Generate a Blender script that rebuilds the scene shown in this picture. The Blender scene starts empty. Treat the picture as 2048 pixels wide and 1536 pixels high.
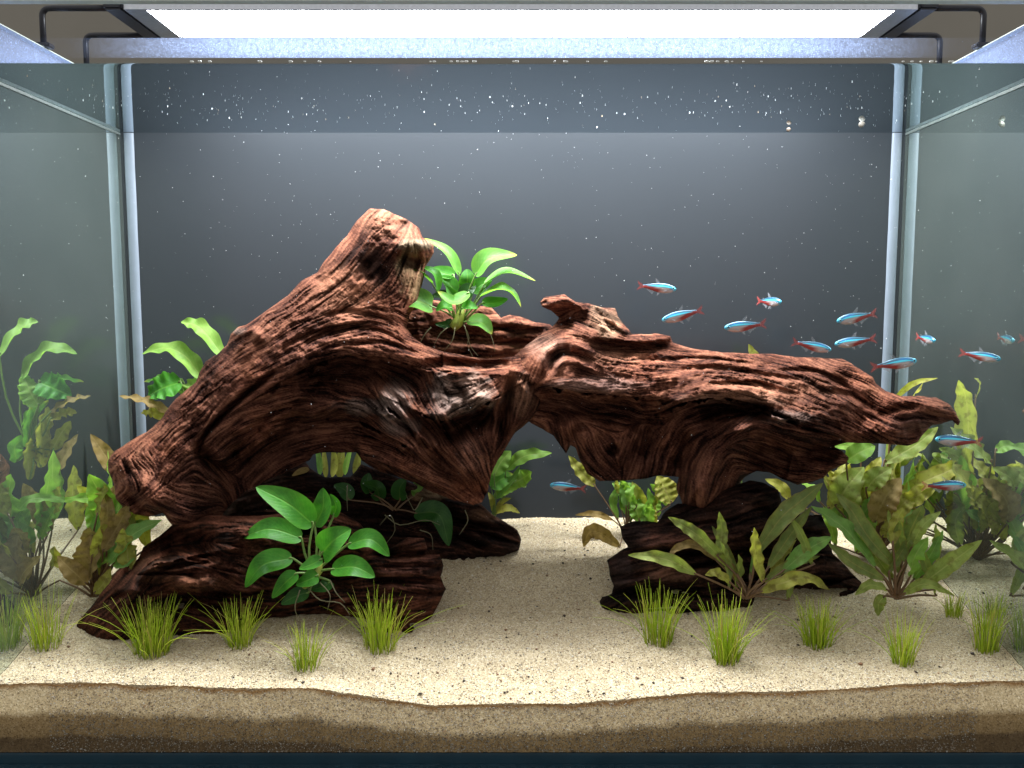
import bpy, bmesh, math, random
import numpy as np
from mathutils import Vector, Matrix

S = bpy.context.scene
C = S.collection
rnd = random.Random(7)
RS = np.random.RandomState(11)

# ------------------------------------------------------------------ camera
F, CX, CY = 1700.0, 1024.0, 768.0          # photograph: 2048 x 1536
PITCH = math.atan(168.0 / F)
D, ZC = 0.75, 0.418                        # distance to the front pane, eye height over the tank floor
cp, sp = math.cos(PITCH), math.sin(PITCH)
cam = bpy.data.cameras.new('camera')
cam.sensor_width = 36.0
cam.lens = 36.0 * F / 2048.0
cam.clip_start, cam.clip_end = 0.02, 30.0
camo = bpy.data.objects.new('camera', cam)
C.objects.link(camo)
camo.location = (0, -D, ZC)
camo.rotation_euler = (math.pi / 2 - PITCH, 0, 0)
S.camera = camo

# ------------------------------------------------------------------ world, exposure
w = bpy.data.worlds.new('World')
S.world = w
w.use_nodes = True
# a dim room: pale ceiling and walls above, dark floor below
_nt = w.node_tree
_tc = _nt.nodes.new('ShaderNodeTexCoord'); _sx = _nt.nodes.new('ShaderNodeSeparateXYZ'); _mr = _nt.nodes.new('ShaderNodeMapRange'); _rp = _nt.nodes.new('ShaderNodeValToRGB')
_nt.links.new(_tc.outputs['Generated'], _sx.inputs[0]); _nt.links.new(_sx.outputs['Z'], _mr.inputs[0])
_mr.inputs[1].default_value = -0.6; _mr.inputs[2].default_value = 0.7
_nt.links.new(_mr.outputs[0], _rp.inputs[0]); _nt.links.new(_rp.outputs[0], _nt.nodes['Background'].inputs[0])
_rp.color_ramp.elements[0].color = (0.16, 0.15, 0.14, 1); _rp.color_ramp.elements[1].color = (1.0, 0.99, 0.98, 1)
_nt.nodes['Background'].inputs[1].default_value = 1.0
LAMP_STRENGTH = 82.0
S.view_settings.view_transform = 'Standard'
S.view_settings.look = 'None'
S.view_settings.exposure = 0.0
S.view_settings.gamma = 1.0
S.cycles.max_bounces = 8
S.cycles.diffuse_bounces = 4
S.cycles.glossy_bounces = 4
S.cycles.transparent_max_bounces = 32
S.cycles.caustics_reflective = True
S.cycles.blur_glossy = 0.6
S.cycles.caustics_refractive = False
S.cycles.sample_clamp_indirect = 30.0
S.cycles.use_denoising = True

# tank (metres): inner faces
WX0, WX1, YB, ZW, RIM = -0.478, 0.480, 0.312, 0.621, 0.674
TH = 0.008

# ------------------------------------------------------------------ helpers
def ray(px, py):
    x = (np.asarray(px, float) - CX) / F
    y = -(np.asarray(py, float) - CY) / F
    return x, cp + y * sp, y * cp - sp

def at(px, py, Y):
    """world point seen at photo pixel (px, py) at depth Y"""
    dx, dy, dz = ray(px, py)
    t = (D + Y) / dy
    return Vector((float(dx * t), float(Y), float(ZC + dz * t)))

def at_np(px, py, Y):
    dx, dy, dz = ray(px, py)
    t = (D + Y) / dy
    return np.stack([dx * t, Y + 0 * t, ZC + dz * t], -1)

def mesh_np(name, V, faces, mat=None, parent=None, smooth=True, attrs=None, uv=None, origin=None):
    V = np.asarray(V, np.float64)
    off = np.array(parent.matrix_world_off if False else (0, 0, 0), float)
    if parent is not None:
        off = world_loc(parent)
    elif origin is not None:
        off = np.array(origin, float)
    me = bpy.data.meshes.new(name)
    if isinstance(faces, np.ndarray):
        n, k = faces.shape
        me.vertices.add(len(V)); me.vertices.foreach_set('co', (V - off).astype(np.float32).ravel())
        me.loops.add(n * k); me.loops.foreach_set('vertex_index', faces.astype(np.int32).ravel())
        me.polygons.add(n)
        me.polygons.foreach_set('loop_start', np.arange(0, n * k, k, dtype=np.int32))
        me.update(calc_edges=True); me.validate()
    else:
        me.from_pydata((V - off).tolist(), [], faces); me.update()
    if smooth:
        me.polygons.foreach_set('use_smooth', np.ones(len(me.polygons), bool))
    for k_, a in (attrs or {}).items():
        a = np.asarray(a, np.float32)
        if a.ndim == 1:
            me.attributes.new(k_, 'FLOAT', 'POINT').data.foreach_set('value', a)
        else:
            me.attributes.new(k_, 'FLOAT_COLOR', 'POINT').data.foreach_set('color', a.ravel())
    if uv is not None:
        u = me.uv_layers.new(name='UVMap')
        idx = np.empty(len(me.loops), np.int32); me.loops.foreach_get('vertex_index', idx)
        u.data.foreach_set('uv', np.asarray(uv, np.float32)[idx].ravel())
    if mat is not None:
        me.materials.append(mat)
    o = bpy.data.objects.new(name, me)
    C.objects.link(o)
    if parent is not None:
        o.parent = parent
    elif origin is not None:
        o.location = origin
    return o

def world_loc(o):
    v = np.zeros(3)
    while o is not None:
        v += np.array(o.location); o = o.parent
    return v

def tag(o, label=None, cat=None, group=None, kind=None):
    if label: o['label'] = label
    if cat: o['category'] = cat
    if group: o['group'] = group
    if kind: o['kind'] = kind
    return o

def thing(name, label, cat, loc, group=None):
    o = bpy.data.objects.new(name, None)
    o.empty_display_size = 0.02
    C.objects.link(o); o.location = loc
    return tag(o, label, cat, group)

def box(name, x0, x1, y0, y1, z0, z1, mat, parent=None, bevel=0.0):
    bm = bmesh.new()
    bmesh.ops.create_cube(bm, size=1)
    for v in bm.verts:
        v.co = Vector(((x0 + x1) / 2 + v.co.x * (x1 - x0), (y0 + y1) / 2 + v.co.y * (y1 - y0), (z0 + z1) / 2 + v.co.z * (z1 - z0)))
    if bevel:
        bmesh.ops.bevel(bm, geom=bm.edges[:], offset=bevel, segments=2, affect='EDGES')
    off = Vector(world_loc(parent)) if parent is not None else Vector((0, 0, 0))
    for v in bm.verts: v.co -= off
    me = bpy.data.meshes.new(name); bm.to_mesh(me); bm.free()
    me.materials.append(mat)
    o = bpy.data.objects.new(name, me); C.objects.link(o)
    if parent is not None: o.parent = parent
    return o

def tube_geo(pts, radii, n=6, V=None, Fc=None):
    """append a tapered tube along pts to lists V, Fc"""
    V = [] if V is None else V
    Fc = [] if Fc is None else Fc
    pts = [Vector(p) for p in pts]
    b0 = len(V)
    ref = Vector((0.3, 0.9, 0.2))
    for i, p in enumerate(pts):
        t = (pts[min(i + 1, len(pts) - 1)] - pts[max(i - 1, 0)])
        if t.length < 1e-9: t = Vector((0, 0, 1))
        t.normalize()
        a = t.cross(ref)
        if a.length < 1e-3: a = t.cross(Vector((1, 0, 0)))
        a.normalize(); b = t.cross(a)
        r = radii[i] if hasattr(radii, '__len__') else radii
        for k in range(n):
            an = 2 * math.pi * k / n
            V.append(p + a * (r * math.cos(an)) + b * (r * math.sin(an)))
    for i in range(len(pts) - 1):
        for k in range(n):
            k2 = (k + 1) % n
            Fc.append((b0 + i * n + k, b0 + i * n + k2, b0 + (i + 1) * n + k2, b0 + (i + 1) * n + k))
    Fc.append(tuple(b0 + k for k in range(n))[::-1])
    Fc.append(tuple(b0 + (len(pts) - 1) * n + k for k in range(n)))
    return V, Fc

def catmull(P, n):
    P = np.asarray(P, float)
    if len(P) == 2:
        t = np.linspace(0, 1, n)[:, None]
        return P[0] * (1 - t) + P[1] * t
    Q = np.vstack([2 * P[0] - P[1], P, 2 * P[-1] - P[-2]])
    m = len(P) - 1
    out = []
    for s in np.linspace(0, m - 1e-9, n):
        i = int(s); f = s - i
        p0, p1, p2, p3 = Q[i:i + 4]
        out.append(0.5 * ((2 * p1) + (-p0 + p2) * f + (2 * p0 - 5 * p1 + 4 * p2 - p3) * f * f + (-p0 + 3 * p1 - 3 * p2 + p3) * f ** 3))
    return np.array(out)

# value noise
def vnoise(x, y, seed):
    xi = np.floor(x).astype(np.int64); yi = np.floor(y).astype(np.int64)
    fx = x - xi; fy = y - yi
    fx = fx * fx * (3 - 2 * fx); fy = fy * fy * (3 - 2 * fy)
    def h(a, b):
        n = (a * 374761393 + b * 668265263 + seed * 1442695041) & 0xFFFFFFFF
        n = ((n ^ (n >> 13)) * 1274126177) & 0xFFFFFFFF
        n = n ^ (n >> 16)
        return (n & 0xFFFF) / 65535.0
    return ((h(xi, yi) * (1 - fx) + h(xi + 1, yi) * fx) * (1 - fy) + (h(xi, yi + 1) * (1 - fx) + h(xi + 1, yi + 1) * fx) * fy) * 2 - 1

def fbm(x, y, seed, o=4):
    r = 0; a = 1.0; s = 0
    for i in range(o):
        r = r + a * vnoise(x * 2 ** i, y * 2 ** i, seed + i * 17); s += a; a *= 0.5
    return r / s

# ------------------------------------------------------------------ node helpers
def new_mat(name):
    m = bpy.data.materials.new(name); m.use_nodes = True
    nt = m.node_tree
    for n in list(nt.nodes): nt.nodes.remove(n)
    out = nt.nodes.new('ShaderNodeOutputMaterial')
    return m, nt, out

def N(nt, t, **kw):
    n = nt.nodes.new(t)
    for k, v in kw.items():
        if k.startswith('i_'):
            key = k[2:]
            key = int(key) if key.isdigit() else key.replace('_', ' ')
            n.inputs[key].default_value = v
        else:
            setattr(n, k, v)
    return n

def L(nt, a, b): nt.links.new(a, b)

def ramp(nt, stops):
    r = N(nt, 'ShaderNodeValToRGB')
    e = r.color_ramp.elements
    while len(e) > 1: e.remove(e[-1])
    e[0].position = stops[0][0]; e[0].color = (*stops[0][1], 1)
    for p, c in stops[1:]:
        q = e.new(p); q.color = (*c, 1)
    return r

def mixc(nt, fac, a, b, blend='MIX'):
    m = N(nt, 'ShaderNodeMix', data_type='RGBA', blend_type=blend)
    for s, v in ((m.inputs[0], fac), (m.inputs[6], a), (m.inputs[7], b)):
        if isinstance(v, (int, float)): s.default_value = v
        elif isinstance(v, tuple): s.default_value = (*v, 1)
        else: L(nt, v, s)
    return m.outputs[2]

def simple(name, col, rough=0.5, spec=0.5, metal=0.0, noise=0.0, nscale=200, bump=0.0):
    m, nt, out = new_mat(name)
    p = N(nt, 'ShaderNodeBsdfPrincipled', i_Roughness=rough, i_Metallic=metal)
    p.inputs['Specular IOR Level'].default_value = spec
    p.inputs['Base Color'].default_value = (*col, 1)
    if noise or bump:
        tc = N(nt, 'ShaderNodeTexCoord')
        nz = N(nt, 'ShaderNodeTexNoise', i_Scale=nscale, i_Detail=4.0)
        L(nt, tc.outputs['Object'], nz.inputs['Vector'])
        if noise:
            c = mixc(nt, nz.outputs[0], tuple(v * (1 - noise) for v in col), tuple(min(1, v * (1 + noise)) for v in col))
            L(nt, c, p.inputs['Base Color'])
        if bump:
            b = N(nt, 'ShaderNodeBump', i_Strength=bump, i_Distance=0.001)
            L(nt, nz.outputs[0], b.inputs['Height']); L(nt, b.outputs[0], p.inputs['Normal'])
    L(nt, p.outputs[0], out.inputs[0])
    return m

M = {}
# driftwood: grain (0..1) is carried by the mesh, 'tint' says where the wood is bare and pale or dark and rotten
def wood_mat(name, stops, rough=0.75):
    m, nt, out = new_mat(name)
    p = N(nt, 'ShaderNodeBsdfPrincipled', i_Roughness=0.9)
    p.inputs['Specular IOR Level'].default_value = 0.06
    g = N(nt, 'ShaderNodeAttribute', attribute_name='grain')
    t = N(nt, 'ShaderNodeAttribute', attribute_name='tint')
    tc = N(nt, 'ShaderNodeTexCoord')
    n1 = N(nt, 'ShaderNodeTexNoise', i_Scale=330.0, i_Detail=7.0, i_Roughness=0.72)
    n2 = N(nt, 'ShaderNodeTexNoise', i_Scale=28.0, i_Detail=4.0)
    L(nt, tc.outputs['Object'], n1.inputs['Vector']); L(nt, tc.outputs['Object'], n2.inputs['Vector'])
    ma = N(nt, 'ShaderNodeMath', operation='MULTIPLY_ADD'); L(nt, n1.outputs[0], ma.inputs[0]); ma.inputs[1].default_value = 0.30
    L(nt, g.outputs['Fac'], ma.inputs[2])
    mb = N(nt, 'ShaderNodeMath', operation='MULTIPLY_ADD'); L(nt, n2.outputs[0], mb.inputs[0]); mb.inputs[1].default_value = 0.40
    L(nt, ma.outputs[0], mb.inputs[2])
    mc = N(nt, 'ShaderNodeMath', operation='SUBTRACT'); L(nt, mb.outputs[0], mc.inputs[0]); mc.inputs[1].default_value = 0.35
    r = ramp(nt, stops); L(nt, mc.outputs[0], r.inputs[0])
    tr_ = ramp(nt, [(0.12, (0.22, 0.22, 0.22)), (0.42, (0.62, 0.60, 0.58)), (0.68, (1, 1, 1)), (0.95, (1.35, 1.32, 1.3))]); L(nt, mc.outputs[0], tr_.inputs[0])
    tcol = mixc(nt, 1.0, t.outputs['Color'], tr_.outputs[0], 'MULTIPLY')
    c3 = mixc(nt, t.outputs['Alpha'], r.outputs[0], tcol)
    n3 = N(nt, 'ShaderNodeTexNoise', i_Scale=11.0, i_Detail=6.0, i_Roughness=0.6); L(nt, tc.outputs['Object'], n3.inputs['Vector'])
    pr = ramp(nt, [(0.32, (0.55, 0.56, 0.60)), (0.50, (0.95, 0.95, 0.95)), (0.68, (1.45, 1.32, 1.22))]); L(nt, n3.outputs[0], pr.inputs[0])
    c4 = mixc(nt, 0.85, c3, pr.outputs[0], 'MULTIPLY'); L(nt, c4, p.inputs['Base Color'])
    b = N(nt, 'ShaderNodeBump', i_Strength=0.9, i_Distance=0.0016)
    L(nt, n1.outputs[0], b.inputs['Height']); L(nt, b.outputs[0], p.inputs['Normal'])
    L(nt, p.outputs[0], out.inputs[0])
    return m
M['wood'] = wood_mat('driftwood_red', [(0.03, (0.018, 0.007, 0.005)), (0.26, (0.052, 0.0190, 0.0130)), (0.56, (0.120, 0.0450, 0.0280)), (0.95, (0.255, 0.105, 0.063))])
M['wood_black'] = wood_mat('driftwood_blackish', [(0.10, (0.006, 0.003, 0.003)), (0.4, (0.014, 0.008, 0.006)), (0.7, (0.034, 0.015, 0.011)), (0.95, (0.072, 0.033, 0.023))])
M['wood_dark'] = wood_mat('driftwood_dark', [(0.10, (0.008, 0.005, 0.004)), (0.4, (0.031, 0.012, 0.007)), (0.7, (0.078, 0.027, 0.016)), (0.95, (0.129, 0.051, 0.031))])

def leaf_mat(name, c_lo, c_hi, rib, edge=None, tip=None, veins=0.5, rough=0.38, blotch=0.0, trans=0.45):
    m, nt, out = new_mat(name)
    uv = N(nt, 'ShaderNodeUVMap')
    sx = N(nt, 'ShaderNodeSeparateXYZ'); L(nt, uv.outputs[0], sx.inputs[0])
    tc = N(nt, 'ShaderNodeTexCoord')
    nz = N(nt, 'ShaderNodeTexNoise', i_Scale=75.0, i_Detail=6.0, i_Roughness=0.65); L(nt, tc.outputs['Object'], nz.inputs['Vector'])
    nr = N(nt, 'ShaderNodeMapRange'); nr.inputs[1].default_value = 0.34; nr.inputs[2].default_value = 0.66; L(nt, nz.outputs[0], nr.inputs[0])
    base = mixc(nt, nr.outputs[0], c_lo, c_hi)
    a = N(nt, 'ShaderNodeMath', operation='ABSOLUTE'); L(nt, sx.outputs['Y'], a.inputs[0])       # v in -1..1 across the blade
    mr = N(nt, 'ShaderNodeMapRange'); mr.inputs[1].default_value = 0.0; mr.inputs[2].default_value = 0.11; mr.inputs[3].default_value = 1.0; mr.inputs[4].default_value = 0.0
    L(nt, a.outputs[0], mr.inputs[0])
    # side veins: sin of (u*freq - |v|*k)
    k = N(nt, 'ShaderNodeMath', operation='MULTIPLY_ADD'); L(nt, a.outputs[0], k.inputs[0]); k.inputs[1].default_value = -0.35; L(nt, sx.outputs['X'], k.inputs[2])
    f = N(nt, 'ShaderNodeMath', operation='MULTIPLY'); L(nt, k.outputs[0], f.inputs[0]); f.inputs[1].default_value = 62.0
    s = N(nt, 'ShaderNodeMath', operation='SINE'); L(nt, f.outputs[0], s.inputs[0])
    ms = N(nt, 'ShaderNodeMapRange'); ms.inputs[1].default_value = 0.55; ms.inputs[2].default_value = 1.0; L(nt, s.outputs[0], ms.inputs[0])
    v1 = N(nt, 'ShaderNodeMath', operation='MULTIPLY'); L(nt, ms.outputs[0], v1.inputs[0]); v1.inputs[1].default_value = 0.30 * veins
    vm = N(nt, 'ShaderNodeMath', operation='MAXIMUM'); L(nt, v1.outputs[0], vm.inputs[0])
    mm = N(nt, 'ShaderNodeMath', operation='MULTIPLY'); L(nt, mr.outputs[0], mm.inputs[0]); mm.inputs[1].default_value = 0.75
    L(nt, mm.outputs[0], vm.inputs[1])
    col = mixc(nt, vm.outputs[0], base, rib)
    if edge:
        er = N(nt, 'ShaderNodeMapRange'); er.inputs[1].default_value = 0.72; er.inputs[2].default_value = 1.05; L(nt, a.outputs[0], er.inputs[0])
        em = N(nt, 'ShaderNodeMath', operation='MULTIPLY'); L(nt, er.outputs[0], em.inputs[0]); em.inputs[1].default_value = 0.6
        col = mixc(nt, em.outputs[0], col, edge)
    if tip:
        tr0 = N(nt, 'ShaderNodeMapRange'); tr0.inputs[1].default_value = 0.86; tr0.inputs[2].default_value = 0.99; tr0.inputs[4].default_value = 0.85; L(nt, sx.outputs['X'], tr0.inputs[0])
        col = mixc(nt, tr0.outputs[0], col, tip)
    if blotch:
        n2 = N(nt, 'ShaderNodeTexNoise', i_Scale=160.0, i_Detail=3.0); L(nt, tc.outputs['Object'], n2.inputs['Vector'])
        br = N(nt, 'ShaderNodeMapRange'); br.inputs[1].default_value = 0.52; br.inputs[2].default_value = 0.68; br.inputs[4].default_value = blotch; L(nt, n2.outputs[0], br.inputs[0])
        col = mixc(nt, br.outputs[0], col, (0.11, 0.075, 0.018))
    p = N(nt, 'ShaderNodeBsdfPrincipled', i_Roughness=rough)
    p.inputs['Specular IOR Level'].default_value = 0.22
    L(nt, col, p.inputs['Base Color'])
    ad = N(nt, 'ShaderNodeMath', operation='MULTIPLY_ADD'); L(nt, nz.outputs[0], ad.inputs[0]); ad.inputs[1].default_value = 0.6
    iv = N(nt, 'ShaderNodeMath', operation='MULTIPLY'); L(nt, vm.outputs[0], iv.inputs[0]); iv.inputs[1].default_value = -1.2; L(nt, iv.outputs[0], ad.inputs[2])
    b = N(nt, 'ShaderNodeBump', i_Strength=0.35, i_Distance=0.001); L(nt, ad.outputs[0], b.inputs['Height']); L(nt, b.outputs[0], p.inputs['Normal'])
    tr = N(nt, 'ShaderNodeBsdfTranslucent')
    tcm = mixc(nt, 1.0, col, (1.5, 1.6, 0.7), 'MULTIPLY'); L(nt, tcm, tr.inputs[0])
    mx = N(nt, 'ShaderNodeMixShader', i_0=trans); L(nt, p.outputs[0], mx.inputs[1]); L(nt, tr.outputs[0], mx.inputs[2])
    L(nt, mx.outputs[0], out.inputs[0])
    return m
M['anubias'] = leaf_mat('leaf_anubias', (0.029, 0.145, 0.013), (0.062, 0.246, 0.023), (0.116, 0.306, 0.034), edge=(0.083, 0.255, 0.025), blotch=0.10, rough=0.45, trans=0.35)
M['anubias_lit'] = leaf_mat('leaf_anubias_lit', (0.084, 0.251, 0.037), (0.142, 0.342, 0.064), (0.226, 0.395, 0.074), edge=(0.184, 0.350, 0.053), trans=0.4, tip=(0.42, 0.40, 0.05), blotch=0.06)  # paler copy of the leaf, lamp light put into its colour
M['anubias_dark'] = leaf_mat('leaf_anubias_shaded', (0.015, 0.060, 0.013), (0.031, 0.096, 0.017), (0.062, 0.136, 0.028), trans=0.25)  # darker copy for shaded leaves, the shade put into its colour
M['crypt'] = leaf_mat('leaf_crypt_olive', (0.183, 0.245, 0.054), (0.301, 0.355, 0.094), (0.380, 0.396, 0.143), edge=(0.253, 0.222, 0.063), blotch=0.5, rough=0.5)
M['crypt_green'] = leaf_mat('leaf_crypt_green', (0.112, 0.247, 0.051), (0.194, 0.344, 0.083), (0.285, 0.404, 0.135), blotch=0.25, rough=0.45)
M['crypt_dark'] = leaf_mat('leaf_crypt_dark', (0.115, 0.163, 0.048), (0.210, 0.257, 0.072), (0.315, 0.292, 0.096), edge=(0.231, 0.154, 0.048), blotch=0.35, rough=0.45)
M['crypt_lime'] = leaf_mat('leaf_crypt_lime', (0.159, 0.309, 0.047), (0.252, 0.421, 0.085), (0.337, 0.450, 0.131), blotch=0.1, rough=0.45)
M['crypt_yellow'] = leaf_mat('leaf_crypt_yellow', (0.258, 0.269, 0.048), (0.365, 0.355, 0.081), (0.409, 0.365, 0.128), edge=(0.269, 0.195, 0.054), blotch=0.6, rough=0.5)
M['crypt_brown'] = leaf_mat('leaf_crypt_brown', (0.210, 0.144, 0.055), (0.331, 0.232, 0.094), (0.365, 0.265, 0.121), edge=(0.221, 0.132, 0.055), blotch=0.6, rough=0.6)
M['stalk'] = simple('stalk_green', (0.128, 0.208, 0.040), 0.5, noise=0.3)
M['stalk_red'] = simple('stalk_reddish', (0.136, 0.072, 0.032), 0.5, noise=0.3)
M['rhizome'] = simple('rhizome_yellow_green', (0.264, 0.304, 0.048), 0.5, noise=0.4, bump=0.4)
M['root'] = simple('root_pale', (0.128, 0.112, 0.056), 0.7, noise=0.4)

def grass_mat():
    m, nt, out = new_mat('hairgrass')
    a = N(nt, 'ShaderNodeAttribute', attribute_name='shade')
    r = ramp(nt, [(0.0, (0.27, 0.40, 0.014)), (0.5, (0.52, 0.68, 0.035)), (0.85, (0.74, 0.78, 0.12)), (1.0, (0.56, 0.47, 0.14))])
    L(nt, a.outputs['Fac'], r.inputs[0])
    p = N(nt, 'ShaderNodeBsdfPrincipled', i_Roughness=0.45); L(nt, r.outputs[0], p.inputs['Base Color'])
    tr = N(nt, 'ShaderNodeBsdfTranslucent'); L(nt, r.outputs[0], tr.inputs[0])
    mx = N(nt, 'ShaderNodeMixShader', i_0=0.5); L(nt, p.outputs[0], mx.inputs[1]); L(nt, tr.outputs[0], mx.inputs[2])
    L(nt, mx.outputs[0], out.inputs[0])
    return m
M['grass'] = grass_mat()

# ------------------------------------------------------------------ glass and water
def pane_material():
    m, nt, out = new_mat('clear_glass')
    t = N(nt, 'ShaderNodeBsdfTransparent'); t.inputs[0].default_value = (0.985, 0.99, 0.985, 1)
    L(nt, t.outputs[0], out.inputs[0]); return m
M['clear'] = pane_material()

def side_material():
    # seen from inside the water at this angle the side glass reflects almost everything; its grey-green diffuse share is painted-in water haze
    m, nt, out = new_mat('side_glass_total_reflection')
    g = N(nt, 'ShaderNodeBsdfGlossy', i_Roughness=0.02); g.inputs[0].default_value = (0.80, 0.88, 0.83, 1)
    tc = N(nt, 'ShaderNodeTexCoord'); nz = N(nt, 'ShaderNodeTexNoise', i_Scale=14.0, i_Detail=5.0); L(nt, tc.outputs['Object'], nz.inputs['Vector'])
    d = N(nt, 'ShaderNodeBsdfDiffuse'); L(nt, mixc(nt, nz.outputs[0], (0.075, 0.096, 0.086), (0.14, 0.165, 0.15)), d.inputs[0])
    mx = N(nt, 'ShaderNodeMixShader', i_0=0.24); L(nt, g.outputs[0], mx.inputs[1]); L(nt, d.outputs[0], mx.inputs[2])
    L(nt, mx.outputs[0], out.inputs[0]); return m
M['side'] = side_material()

def back_material():
    m, nt, out = new_mat('back_glass_grey_film')
    tc = N(nt, 'ShaderNodeTexCoord'); nz = N(nt, 'ShaderNodeTexNoise', i_Scale=5.0, i_Detail=4.0); L(nt, tc.outputs['Object'], nz.inputs['Vector'])
    d = N(nt, 'ShaderNodeBsdfDiffuse'); L(nt, mixc(nt, nz.outputs[0], (0.0205, 0.0235, 0.0275), (0.0250, 0.0285, 0.0330)), d.inputs[0])
    g = N(nt, 'ShaderNodeBsdfGlossy', i_Roughness=0.22); g.inputs[0].default_value = (0.9, 0.95, 1.0, 1)
    mx = N(nt, 'ShaderNodeMixShader', i_0=0.055); L(nt, d.outputs[0], mx.inputs[1]); L(nt, g.outputs[0], mx.inputs[2])
    L(nt, mx.outputs[0], out.inputs[0]); return m
M['back'] = back_material()

def water_material():
    m, nt, out = new_mat('water_surface')
    fr = N(nt, 'ShaderNodeFresnel', i_IOR=1.045)   # the scene is built at its apparent (refracted) depth, so the critical angle is the apparent one
    tc = N(nt, 'ShaderNodeTexCoord'); nz = N(nt, 'ShaderNodeTexNoise', i_Scale=9.0, i_Detail=2.0); L(nt, tc.outputs['Object'], nz.inputs['Vector'])
    b = N(nt, 'ShaderNodeBump', i_Strength=0.06, i_Distance=0.002); L(nt, nz.outputs[0], b.inputs['Height'])
    t = N(nt, 'ShaderNodeBsdfTransparent'); t.inputs[0].default_value = (0.97, 0.985, 1, 1)
    g = N(nt, 'ShaderNodeBsdfGlossy', i_Roughness=0.015); g.inputs[0].default_value = (0.62, 0.68, 0.72, 1)
    L(nt, b.outputs[0], g.inputs['Normal'])
    mx = N(nt, 'ShaderNodeMixShader'); L(nt, fr.outputs[0], mx.inputs[0]); L(nt, t.outputs[0], mx.inputs[1]); L(nt, g.outputs[0], mx.inputs[2])
    L(nt, mx.outputs[0], out.inputs[0]); return m
M['water'] = water_material()

def film_material(dens, name, fall=False):
    m, nt, out = new_mat(name)
    tc = N(nt, 'ShaderNodeTexCoord')
    v = N(nt, 'ShaderNodeTexVoronoi', i_Scale=430.0); L(nt, tc.outputs['Object'], v.inputs['Vector'])
    nz = N(nt, 'ShaderNodeTexNoise', i_Scale=380.0, i_Detail=5.0, i_Roughness=0.7); L(nt, tc.outputs['Object'], nz.inputs['Vector'])
    a = N(nt, 'ShaderNodeMapRange'); a.inputs[1].default_value = 0.05; a.inputs[2].default_value = 0.30; a.inputs[3].default_value = 1.0; a.inputs[4].default_value = 0.42
    L(nt, v.outputs[0], a.inputs[0])
    b = N(nt, 'ShaderNodeMapRange'); b.inputs[1].default_value = 0.35; b.inputs[2].default_value = 0.72; b.inputs[3].default_value = dens * 0.55; b.inputs[4].default_value = dens * 1.3
    L(nt, nz.outputs[0], b.inputs[0])
    f = N(nt, 'ShaderNodeMath', operation='MULTIPLY', use_clamp=True); L(nt, a.outputs[0], f.inputs[0]); L(nt, b.outputs[0], f.inputs[1])
    if fall:  # film thinned away from the lamp to imitate its glow fading
        sx = N(nt, 'ShaderNodeSeparateXYZ'); L(nt, tc.outputs['Object'], sx.inputs[0])
        ax = N(nt, 'ShaderNodeMath', operation='ABSOLUTE'); L(nt, sx.outputs['X'], ax.inputs[0])
        xr = N(nt, 'ShaderNodeMapRange', interpolation_type='SMOOTHSTEP'); xr.inputs[1].default_value = 0.20; xr.inputs[2].default_value = 0.385; xr.inputs[3].default_value = 1.0; xr.inputs[4].default_value = 0.02
        L(nt, ax.outputs[0], xr.inputs[0])
        zr = N(nt, 'ShaderNodeMapRange', interpolation_type='SMOOTHSTEP'); zr.inputs[1].default_value = 0.622; zr.inputs[2].default_value = 0.632; zr.inputs[3].default_value = 0.55; zr.inputs[4].default_value = 1.0
        L(nt, sx.outputs['Z'], zr.inputs[0])
        f2 = N(nt, 'ShaderNodeMath', operation='MULTIPLY'); L(nt, f.outputs[0], f2.inputs[0]); L(nt, xr.outputs[0], f2.inputs[1])
        f = N(nt, 'ShaderNodeMath', operation='MULTIPLY', use_clamp=True); L(nt, f2.outputs[0], f.inputs[0]); L(nt, zr.outputs[0], f.inputs[1])
    t = N(nt, 'ShaderNodeBsdfTransparent')
    d = N(nt, 'ShaderNodeBsdfTranslucent'); d.inputs[0].default_value = (0.48, 0.62, 1.0, 1)
    d2 = N(nt, 'ShaderNodeBsdfDiffuse'); d2.inputs[0].default_value = (0.48, 0.62, 1.0, 1)
    md = N(nt, 'ShaderNodeMixShader', i_0=0.15 if fall else 0.6); L(nt, d.outputs[0], md.inputs[1]); L(nt, d2.outputs[0], md.inputs[2])
    mx = N(nt, 'ShaderNodeMixShader'); L(nt, f.outputs[0], mx.inputs[0]); L(nt, t.outputs[0], mx.inputs[1]); L(nt, md.outputs[0], mx.inputs[2])
    L(nt, mx.outputs[0], out.inputs[0]); return m
M['film'] = film_material(0.50, 'splash_droplets', True)
M['rim_film'] = film_material(0.6, 'rim_mist')
M['waterline'] = simple('waterline_lit', (0.085, 0.105, 0.10), 0.6, noise=0.6, nscale=260, bump=0.4)
M['seam'] = simple('silicone_bluish_white', (0.165, 0.195, 0.235), 0.35, noise=0.15, nscale=60)
M['edge'] = simple('glass_edge_pale_green', (0.42, 0.47, 0.44), 0.25)
M['edge_dark'] = simple('glass_edge_dark_teal', (0.010, 0.030, 0.045), 0.12, noise=0.4, nscale=25)
M['black'] = simple('black_lacquer', (0.012, 0.012, 0.014), 0.4, noise=0.2)
M['metal_dark'] = simple('black_metal', (0.018, 0.018, 0.024), 0.35, 0.5, 0.3, noise=0.3, nscale=300)
M['metal'] = simple('brushed_aluminium', (0.55, 0.57, 0.62), 0.32, 0.5, 0.85, noise=0.2, nscale=300)
M['wall'] = simple('painted_wall_beige_grey', (0.225, 0.205, 0.172), 0.85, noise=0.08, nscale=8)

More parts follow.
